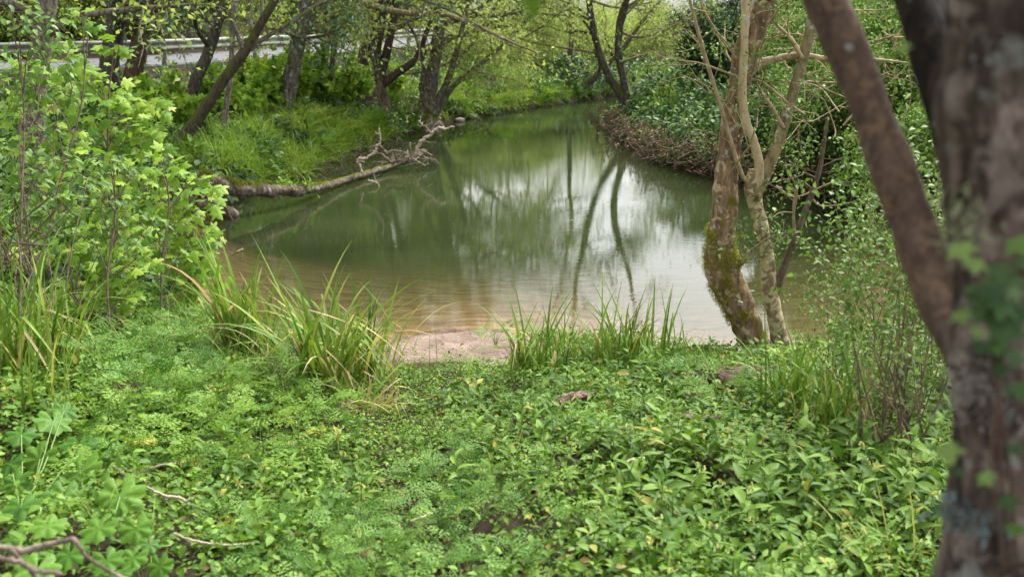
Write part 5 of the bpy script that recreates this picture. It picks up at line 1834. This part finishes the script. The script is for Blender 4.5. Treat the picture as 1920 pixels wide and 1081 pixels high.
for n_, i in enumerate(order[pick]):
    kk_ = rng.randint(8)
    put_comfrey(kk_, PL[i], comfrey_label(i, kk_), 'comfrey plants in the right foreground patch', rng.uniform(.5, .8) * (1 + .45 * vnoise(C[i:i + 1] * 1.5, 63)[0]) * (.72 if C[i, 1] < 3.6 else .9), n_ < 28)
rest = order[~pick]
cvv = [bpy.data.objects.new('comfrey_sprig', CK[k][4]) for k in range(8)]
scatter('comfrey_undergrowth', PL[rest], rand_rot(len(rest), .2), rng.uniform(.45, .85, len(rest)) * (1 + .45 * vnoise(C[rest] * 1.5, 63)), rng.randint(0, 8, len(rest)), cvv, 'smaller comfrey plants filling the right foreground patch', 'comfrey')
com2 = vis & (X > 380) & (X < 700) & (Yp > 850) & (Yp < 985) & (X - 380 > (Yp - 985) * -.2)
for n_, i in enumerate(poisson(com2, .10, 60)):
    put_comfrey(rng.randint(8), PL[i], 'comfrey plant in the smaller patch at the left of the trodden strip', 'comfrey plants left of the trodden strip', rng.uniform(.5, .8), n_ < 6)

# ---- feathery umbellifers: every frond is a part
def umbel_mesh(seed, mat, pairs=7, sub=4, W=.75, leaf=.55):
    return tpl_mesh('frond', t_frond(pairs, sub, W, .3, seed, leaf), mat, smooth=False)


UH = [umbel_mesh(500 + k, M['hemlock'], 6, 3, .80, .42) for k in range(3)]
UC = [umbel_mesh(510 + k, M['chervil'], 5, 3, .85, .55) for k in range(3)]


def umbel(name, label, loc, meshes, group, H, n, rg, scale=1.0, elr=(.15, 1.0)):
    t = thing(name, label, 'herb', loc, group, rg.uniform(0, 6.28), scale)
    wb = MB()
    a = rg.uniform(0, 6.28)
    for k in range(n):
        a += 2.4 + rg.normal(0, .25)
        el = rg.uniform(*elr)
        d = np.array([math.cos(a) * math.cos(el), math.sin(a) * math.cos(el), math.sin(el)])
        hs = H * rg.uniform(.45, 1.0)
        p0 = np.array([0, 0, 0.0]); p1 = np.array([math.cos(a) * .06, math.sin(a) * .06, hs])
        wb.tube(spline([p0, p1 * [.4, .4, .6], p1], 3), np.linspace(.004, .002, 7), 4, cap=False)
        d2 = nrm(d * [1, 1, .55])
        s = rg.uniform(.17, .30) * (H / .25) ** .5
        o = link('frond', meshes[rg.randint(3)], t)
        o.matrix_local = mat4(frames(d2[None], nrm(np.array([[0, 0, 1.0]]) + rg.normal(0, .4, (1, 3))))[0], p1, s)
    wb.obj('stalks', M['stem'], t)['kind'] = 'stuff'
    return t


rgu = np.random.RandomState(520)
SEDGE_AT = np.array([hit(a_, b_)[:2] for a_, b_ in [(462, 668), (462, 690), (610, 745), (668, 720), (705, 668), (690, 770), (520, 690), (330, 650)]])
clear = np.min(np.linalg.norm(C[:, None] - SEDGE_AT[None] + np.array([0, .12]), axis=2), 1) > .26
chv = vis & clear & (X > 130) & (X < 640) & (Yp > 755 + .0 * X) & (Yp < 905) & (Yp < 960 - (X - 130) * .15)
for i in poisson(chv, .155, 60):
    umbel('chervil_plant', 'light green ferny-leaved plant in the soft bank left of the big sedge', PL[i], UC, 'ferny plants at the left', .16, 8, rgu, rgu.uniform(.75, 1.05), (-.1, .9))
hm1 = vis & clear & (X > 170) & (X < 580) & (Yp > 625) & (Yp < 760)
for i in poisson(hm1, .24, 32):
    umbel('hemlock_plant', 'blue-green feathery plant behind the ferny bank, before the left maples', PL[i], UH, 'feathery plants at the left', .20, 8, rgu, rgu.uniform(.75, 1.1), (.0, 1.2))
hm2 = vis & (X > 420) & (X < 940) & (Yp > 985) & (Yp < 1140)
hm2 |= vis & (X > 800) & (X < 930) & (Yp > 860) & (Yp < 1000)
for i in poisson(hm2, .17, 40):
    umbel('hemlock_plant', 'blue-green feathery plant at the bottom middle of the picture', PL[i], UH, 'feathery plants at the bottom', .13, 9, rgu, rgu.uniform(.7, .95), (-.1, 1.0))
for px, py, lb_ in [(1000, 668, 'blue-green feathery plant at the foot of the sedge right of the sand bar'), (1180, 690, 'blue-green feathery plant under the right-hand water-edge sedge'), (1420, 760, 'blue-green feathery plant beside the dark rotten log'),
                    (930, 655, 'small feathery plant on the right brim of the sand bar'), (1345, 770, 'feathery plant left of the dark sedge below the forked tree'), (1300, 745, 'feathery plant just left of the rotten log')]:
    umbel('hemlock_plant', lb_, hit(px, py), UH, None, .2, 8, rgu, .95, (.1, 1.0))
com3 = vis & inframe & (X > 900) & (X < 1800) & (Yp > 760)
for i in poisson(com3, .42, 26):
    umbel('chervil_plant', 'ferny-leaved plant growing up through the comfrey', PL[i], UC if rgu.rand() < .6 else UH, 'ferny plants among the comfrey', .15, 5, rgu, rgu.uniform(.5, .8), (-.1, .9))
# ---- young hogweed shoot
q = hit(828, 1010)
t = thing('hogweed_shoot', 'bright upright young hogweed shoot with crumpled leaves, bottom middle', 'herb', q)
mb = MB()
for k in range(5):
    a = k * 1.3; p1 = np.array([math.cos(a) * .045, math.sin(a) * .045, .13 + .02 * (k % 2)])
    mb.tube(spline([[0, 0, 0], p1 * [.3, .3, .6], p1], 4), np.linspace(.009, .004, 9), 6)
    o = link('leaf', tpl_mesh('leaf', t_frond(4, 3, 1.0, .1, 530 + k, .8), M['maple'], False), t)
    d = nrm(np.array([math.cos(a), math.sin(a), .6])); o.matrix_local = mat4(frames(d[None])[0], p1 * .95, .085)
mb.obj('stalks', M['stem'], t)
# ---- broad mallow leaves in the bottom left corner
MM = [tpl_mesh('leaf', t_, M['mallow']) for t_ in MAL]
rgm = np.random.RandomState(540)
for lb_, bs, cl in [('broad lobed mallow plant at the left edge, upper of the corner plants', (40, 960), [(40, 815, 70), (100, 790, 80), (150, 830, 90), (75, 860, 80), (20, 870, 70), (120, 770, 60)]),
                    ('broad lobed mallow plant with the largest leaves, right of the corner plants', (180, 1040), [(150, 885, 110), (200, 845, 80), (120, 930, 90), (225, 930, 110), (185, 990, 90), (255, 990, 80), (140, 860, 70)]),
                    ('broad lobed mallow plant in the bottom left corner', (60, 1110), [(40, 950, 90), (90, 985, 80), (20, 1010, 80), (130, 1040, 90), (70, 1065, 100), (200, 1050, 80), (30, 905, 70)]),
                    ('low broad-leaved mallow plant right beside the dead twigs at the bottom', (270, 1095), [(250, 1045, 70), (300, 1060, 60), (225, 1075, 70), (280, 1020, 50)])]:
    b0 = hit(*bs)
    t = thing('mallow_plant', lb_, 'mallow', b0)
    wb = MB()
    for px, py, w in cl:
        g0 = hit(px, py + 30)
        c = at(px, py, max(g0[1] - .12, 1.9))
        s = wid(w, c[1]) * .85
        d = nrm(np.array([rgm.uniform(-.6, .6), -.75, -.35]) + rgm.normal(0, .2, 3))
        up = nrm(np.array([0, -.35, 1.0]) + rgm.normal(0, .22, 3))
        link('leaf', MM[rgm.randint(3)], t).matrix_local = mat4(frames(d[None], up[None])[0], c - b0, s)
        wb.tube(spline([b0, (b0 + c) / 2 - [0, 0, .03], c], 4), np.linspace(.004, .0025, 9), 5, cap=False)
    wb.obj('stalks', M['stem'], t, b0)['kind'] = 'stuff'

# ---- sedges: every blade is a part
BLK = [(.016, .25, 0), (.02, .45, 0), (.018, .65, 0), (.02, .9, 0), (.016, 1.15, 0), (.02, .35, 1.6), (.018, .6, 1.9), (.022, .15, 0)]
BLm = {mt: [tpl_mesh('blade', t_blade(9, w_, b_, k_2, 600 + i), M[mt]) for i, (w_, b_, k_2) in enumerate(BLK)] for mt in ('sedge', 'dry', 'yellow')}


def sedge(label, px, py, h_px, nb, seed, lean=.45, dry=.10, yel=.04, spread_px=26, bendy=None, wide=1.0, name='sedge_tuft', tilt=(0, 0)):
    rg = np.random.RandomState(seed)
    q = hit(px, py)
    H = wid(h_px, q[1]) * 1.55
    nb = int(nb * 1.9)
    sp_ = wid(spread_px, q[1])
    t = thing(name, label, 'sedge', q)
    for k in range(nb):
        a = rg.uniform(0, 6.283); l = lean * rg.rand() ** .7
        d = nrm(np.array([math.cos(a) * math.sin(l) + tilt[0], math.sin(a) * math.sin(l) + tilt[1], math.cos(l)]))
        hz = np.array([math.cos(a), math.sin(a), 0])
        y = nrm(hz - d * (hz @ d)); x = np.cross(y, d)
        u = rg.rand()
        mt = 'dry' if u < dry else ('yellow' if u < dry + yel else 'sedge')
        j = (0, 1, 7, 0, 1, 2, 2, 3, 5, 4)[rg.randint(10)] if bendy is None else bendy[rg.randint(len(bendy))]
        if mt == 'dry':
            j = (4, 5, 6, 3)[rg.randint(4)]
        s = H * rg.uniform(.42, 1.08)
        m4 = np.eye(4); m4[:3, :3] = np.stack([x * wide * 1.08 * s, y * s, d * s], -1)
        p_ = np.array([rg.normal(0, sp_ * .75), rg.normal(0, sp_ * .5), 0.0])
        p_[2] = ground(q[0] + p_[0], q[1] + p_[1]) - q[2] - .02
        m4[:3, 3] = p_
        link('blade', BLm[mt][j], t).matrix_local = mathutils.Matrix(m4.tolist())
    return t


sedge('tall green sedge tuft at the water edge, left of the big arching sedge', 462, 668, 160, 56, 1, .3, .05, .02, 44, (0, 1, 7, 0, 2), 1.5)
sedge('short sedge tuft at the water edge right beside the maple leaves', 400, 620, 80, 26, 11, .5, .05, .02, 40)
sedge('big arching sedge with dry yellow leaves, left of the sand bar', 610, 745, 215, 64, 2, .5, .14, .06, 34, wide=1.15)
sedge('dense upright sedge between the arching sedge and the sand bar', 668, 720, 150, 52, 3, .35, .06, .04, 48, wide=1.2)
sedge('fine hanging grass tuft over the left brim of the sand bar', 705, 668, 100, 60, 4, 1.0, .12, .03, 32, (2, 3, 4), .55)
sedge('sedge tuft with yellow and straw-coloured dead leaves lying towards the camera', 690, 770, 95, 30, 5, .95, .72, .16, 26, (3, 4, 5, 6), 1.0, tilt=(.3, -.5))
sedge('bright sedge tuft right of the sand bar with one bent blade', 1000, 700, 125, 40, 6, .5, .04, .03, 36, None, 1.2)
sedge('slender sedge tuft between the sand bar sedge and the water-edge sedge', 1075, 695, 95, 34, 7, .45, .05, .03, 40)
sedge('broad sedge tuft at the water edge, midway to the crooked tree', 1165, 690, 120, 54, 8, .45, .05, .03, 60, None, 1.2)
sedge('small sedge tuft near the crooked tree', 1240, 680, 75, 30, 9, .5, .05, .02, 44)
sedge('thin grass tuft at the foot of the crooked mossy trunk', 1335, 700, 60, 26, 10, .6, .1, .02, 50, None, .6)
sedge('dark green sedge tuft below the pale forked tree', 1500, 800, 160, 58, 12, .38, .04, .02, 50, None, 1.0)
sedge('dark green sedge tuft right of the one below the forked tree', 1570, 830, 170, 46, 13, .35, .08, .02, 44)
sedge('dark sedge tuft at the left edge under the dry twigs', 40, 720, 210, 52, 14, .35, .05, .02, 60)
sedge('second dark sedge tuft at the left edge, behind the maple seedling', 115, 700, 160, 34, 15, .3, .06, .02, 40)
sedge('loose sedge tuft with pale bent leaves at the bottom right', 1620, 1085, 140, 16, 16, .45, .2, .45, 40, (1, 5, 6, 2), .8)
sedge('few green sedge blades at the bottom right beside the near trunk', 1700, 1090, 150, 10, 17, .4, .1, .2, 50, None, .8)
sedge('two crossed pale blades in the shade left of the near trunk', 1650, 915, 80, 6, 18, .5, .2, .5, 30, None, .8)
sedge('single thin sedge sprig standing on the front of the sand bar', 815, 695, 62, 5, 19, .3, 0, 0, 10, (0, 1), .8)
sedge('long loose sedge blades at the left edge above the ferny bank', 90, 780, 150, 12, 20, .5, .1, .05, 40, (0, 1, 7), .8)
sedge('small sedge tuft in front of the arching sedge, over the ferny bank', 430, 900, 70, 18, 21, .8, .02, .0, 26, (2, 3, 4))
sedge('grass tuft left of the tall green sedge, bent over the herbs', 330, 650, 90, 40, 22, .9, .1, .04, 60, (2, 3, 4), .5)
sedge('grass tuft between the tall sedge and the arching sedge', 520, 690, 105, 44, 23, .7, .12, .04, 50, (1, 2, 3), .6)

# dry brown stalks at the right
t = thing('dry_stalks', 'bunch of dry brown plant stalks standing in the shade at the right', 'stalks', hit(1660, 850))
b0 = np.array(t.location)
rgd = np.random.RandomState(561)
for k in range(26):
    a0 = hit(rgd.uniform(1610, 1735), rgd.uniform(830, 870)); b1 = at(rgd.uniform(1600, 1740), rgd.uniform(640, 780), a0[1] + rgd.uniform(-.1, .2))
    mb = MB(); mb.tube(spline([a0 - [0, 0, .03], (a0 + b1) / 2 + rgd.normal(0, .03, 3), b1], 4), np.linspace(.007, .003, 9), 5)
    mb.obj('stalk', M['twigpale' if k % 5 == 0 else 'twig'], t, b0)

# sparse small-leaved shrubs at the right
PV = [bush_kind(570 + k, 'privet', 'olivebark', H=1.5, spread_=.5, nst=5, tpl=OV3, per=2, lsize=.036, jit=.025, nch=5, r0=.007, wander=.12, up=.10, first=.2) for k in range(3)]
for px, py, sc_, lb_ in [(1640, 830, 1.05, 'sparse small-leaved shrub between the forked tree and the leaning stem'), (1715, 850, .95, 'sparse small-leaved shrub beside the near trunk'), (1600, 770, .85, 'thin small-leaved shrub at the water edge right of the forked tree'),
                         (1690, 760, 1.1, 'tall small-leaved shrub behind the dry stalks'), (1745, 800, 1.2, 'small-leaved shrub showing under the leaning stem'), (1780, 700, 1.2, 'small-leaved shrub half hidden by the near trunk'), (1560, 720, .6, 'low small-leaved shrub nearest the forked tree')]:
    put(PV[rng.randint(3)], 'privet_shrub', lb_, 'shrub', hit(px, py), None, None, sc_)

# dead wood lying about
def stick(name, label, cat, rows, mat, lift=.02, Y=None, rough=.12, sides=8, twig=0, seed=0, flat=1.0):
    if Y is None:
        P_ = np.array([hit(a_, b_) + [0, 0, lift] for a_, b_, w in rows])
    else:
        P_ = np.array([at(a_, b_, Y) for a_, b_, w in rows])
    r_ = np.array([wid(w, p_[1]) / 2 for (a_, b_, w), p_ in zip(rows, P_)])
    S2 = spline(np.concatenate([P_, r_[:, None]], 1), 6)
    jr = np.random.RandomState(seed + 900)
    S2[1:-1, :3] += jr.normal(0, 1, (len(S2) - 2, 3)) * np.minimum(S2[1:-1, 3:4] * .25, .004)
    mb = MB(); mb.tube(S2[:, :3], S2[:, 3], sides, rough=rough * (1 if rough < .2 else .8), seed=seed, freq=12)
    if flat < 1:
        zc = S2[:, 2].mean()
        mb.V[0][:, 2] = zc + (mb.V[0][:, 2] - zc) * flat
    if twig:
        an = []
        children(mb, an, S2[:, :3], S2[:, 3], .25, 2, 3, np.random.RandomState(seed), up=0, nch=twig, spread=.9, first=.2)
    o0 = P_[0]
    return tag(mb.obj(name, M[mat], None, o0), label, cat)


M['rotten'] = barkmat('rotten_wood', (.17, .10, .07), (.045, .028, .022), bump=1.0, scale=5, stretch=1)
M['pinkwood'] = barkmat('weathered_bark', (.33, .215, .18), (.10, .055, .045), bump=1.0, scale=6, stretch=1)
stick('rotten_log', 'dark rotten log lying at the foot of the forked tree', 'log', [(1340, 738, 42), (1370, 732, 46), (1410, 722, 40), (1440, 718, 30)], 'rotten', .06, rough=.35, sides=14, seed=3)
stick('fallen_branch', 'thin brown branch lying beside the rotten log', 'branch', [(1300, 706, 8), (1340, 712, 9), (1400, 710, 9), (1450, 706, 6)], 'twig', .07, seed=4)
stick('bark_piece', 'pinkish weathered bark chunk half buried in the comfrey', 'bark', [(1040, 776, 22), (1058, 774, 30), (1085, 772, 31), (1112, 772, 20)], 'pinkwood', .09, rough=.3, sides=14, seed=5, flat=.5)
stick('bark_piece', 'pinkish weathered wood piece in the comfrey left of the dark sedge', 'bark', [(1272, 806, 18), (1310, 808, 22), (1352, 812, 18)], 'pinkwood', .08, rough=.3, sides=14, seed=6, flat=.55)
stick('dead_branch', 'blurred grey dead branch in the bottom left corner', 'branch', [(-40, 1008, 15), (25, 1030, 15), (75, 1025, 12), (135, 1012, 11), (160, 1040, 8), (205, 1070, 7), (240, 1085, 6)], 'deadwood', Y=2.15, seed=7)
stick('dead_branch', 'lower blurred dead branch forking across the bottom left corner', 'branch', [(-20, 1045, 12), (30, 1052, 13), (70, 1070, 11), (115, 1075, 9)], 'deadwood', Y=2.12, seed=8)
stick('dead_branch', 'blurred dead branch slanting down between the other two at the bottom left', 'branch', [(22, 1030, 9), (50, 1060, 8), (85, 1100, 8)], 'deadwood', Y=2.13, seed=12)
stick('dead_twig', 'bleached forked twig over the ferny plants at the left', 'twig', [(212, 872, 6), (232, 890, 7), (243, 912, 6), (252, 925, 4)], 'bleached', Y=hit(232, 905)[1] - .14, twig=3, seed=9)
stick('dead_twig', 'curved bleached twig over the ferny plants right of the forked twig', 'twig', [(232, 880, 4), (262, 885, 5), (300, 872, 5), (330, 868, 3)], 'bleached', Y=hit(270, 905)[1] - .14, seed=10)
stick('dead_twig', 'three-armed pale twig below the ferny plants', 'twig', [(275, 912, 5), (306, 928, 6), (335, 932, 6), (356, 945, 5), (372, 966, 3)], 'bleached', Y=hit(320, 950)[1] - .12, twig=3, seed=11)
stick('fallen_stick', 'thin stick lying across the ground cover at the bottom left', 'stick', [(330, 1045, 5), (375, 1060, 5), (430, 1062, 5), (480, 1058, 4)], 'bleached', .09, seed=13)
stick('fallen_stick', 'short pale stick in the comfrey at the lower right of the middle', 'stick', [(1170, 946, 6), (1190, 940, 6), (1205, 935, 5)], 'bleached', .2, seed=14)
stick('fallen_stick', 'short stick lying right of the hogweed shoot', 'stick', [(770, 1010, 5), (800, 1000, 6), (822, 992, 5)], 'bleached', .08, seed=15)
stick('floating_twig', 'small twig floating near the left shore of the pool', 'twig', [(430, 481, 3), (442, 474, 4), (455, 466, 3)], 'bleached', Y=12.1, seed=16)

# things on the sand and on the water
rgw = np.random.RandomState(701)
Cs = cand(330, SANDP[0] - .9, SANDP[0] + .9, SANDP[1] - .8, SANDP[1] + .8)
Cs = Cs[(sand_w(Cs) > .35) & (sand_z(Cs) > .0)]
pbl = MB(); dd_ = nrm(rgw.normal(0, 1, (40, 3)))
oct_ = (np.array([[1, 0, 0], [-1, 0, 0], [0, 1, 0], [0, -1, 0], [0, 0, .6], [0, 0, -.6]], float), [np.array([[0, 2, 4], [2, 1, 4], [1, 3, 4], [3, 0, 4], [2, 0, 5], [1, 2, 5], [3, 1, 5], [0, 3, 5]])])
pv_ = [variant('pebble', oct_, M['rock']), variant('crumb', oct_, M['twigdark']), variant('dead_leaf', t_ovate(.5, .3, .3, 3), M['litter'])]
ii = rgw.choice(3, len(Cs), p=[.35, .45, .2])
scatter('sand_debris', np.concatenate([Cs, sand_z(Cs)[:, None] + .004], 1), rand_rot(len(Cs), .4), np.where(ii == 2, rgw.uniform(.02, .05, len(Cs)), rgw.uniform(.002, .008, len(Cs))), ii, pv_, 'pebbles, crumbs of bark and dead leaves strewn on the sand bar', 'debris')
Cw = cand(9000, -6, 6, 8, 34)
hw, sdw, _r = land(Cw, True)
kw_ = (sdw < -.05) & (rgw.rand(len(Cw)) < .015 + .22 * np.exp(sdw / .25) * (Cw[:, 1] > 10.5))
Cw = Cw[kw_]
fv = [variant('floating_leaf', t_ovate(.5, .0, .0, 3), M['litter']), variant('floating_leaf', t_ovate(.6, .0, .0, 3), M['alder']), variant('floating_bit', t_rhomb(.2, 0), M['twigpale'])]
scatter('floating_leaves', np.concatenate([Cw, np.full((len(Cw), 1), .006)], 1), np.stack([np.zeros(len(Cw)), np.zeros(len(Cw)), rgw.uniform(0, 6.28, len(Cw))], -1), rgw.uniform(.012, .05, len(Cw)), rgw.randint(0, 3, len(Cw)), fv, 'small leaves and bits floating on the pool', 'floating leaves')

# ------------------------------------------------------------------ labels for rows of look-alikes: by their place from the left
ONES = 'first second third fourth fifth sixth seventh eighth ninth tenth eleventh twelfth thirteenth fourteenth fifteenth sixteenth seventeenth eighteenth nineteenth'.split()
TENS = {2: ('twentieth', 'twenty'), 3: ('thirtieth', 'thirty'), 4: ('fortieth', 'forty'), 5: ('fiftieth', 'fifty'), 6: ('sixtieth', 'sixty')}


def ordinal(n):
    return ONES[n - 1] if n < 20 else (TENS[n // 10][0] if n % 10 == 0 else TENS[n // 10][1] + '-' + ONES[n % 10 - 1])


bpy.context.view_layer.update()
rows = {}
for o in COL.objects:
    if o.parent is None and o.get('group') and o.get('label'):
        rows.setdefault((o['group'], o['label']), []).append(o)
for (g_, l_), os_ in rows.items():
    if 2 < len(os_) < 66 and 'comfrey plants in the right' not in g_:
        os_.sort(key=lambda o: pixel(np.array(o.location)[None])[0][0])
        for n_, o in enumerate(os_):
            o['label'] = l_ + ', ' + ordinal(n_ + 1) + ' from left'
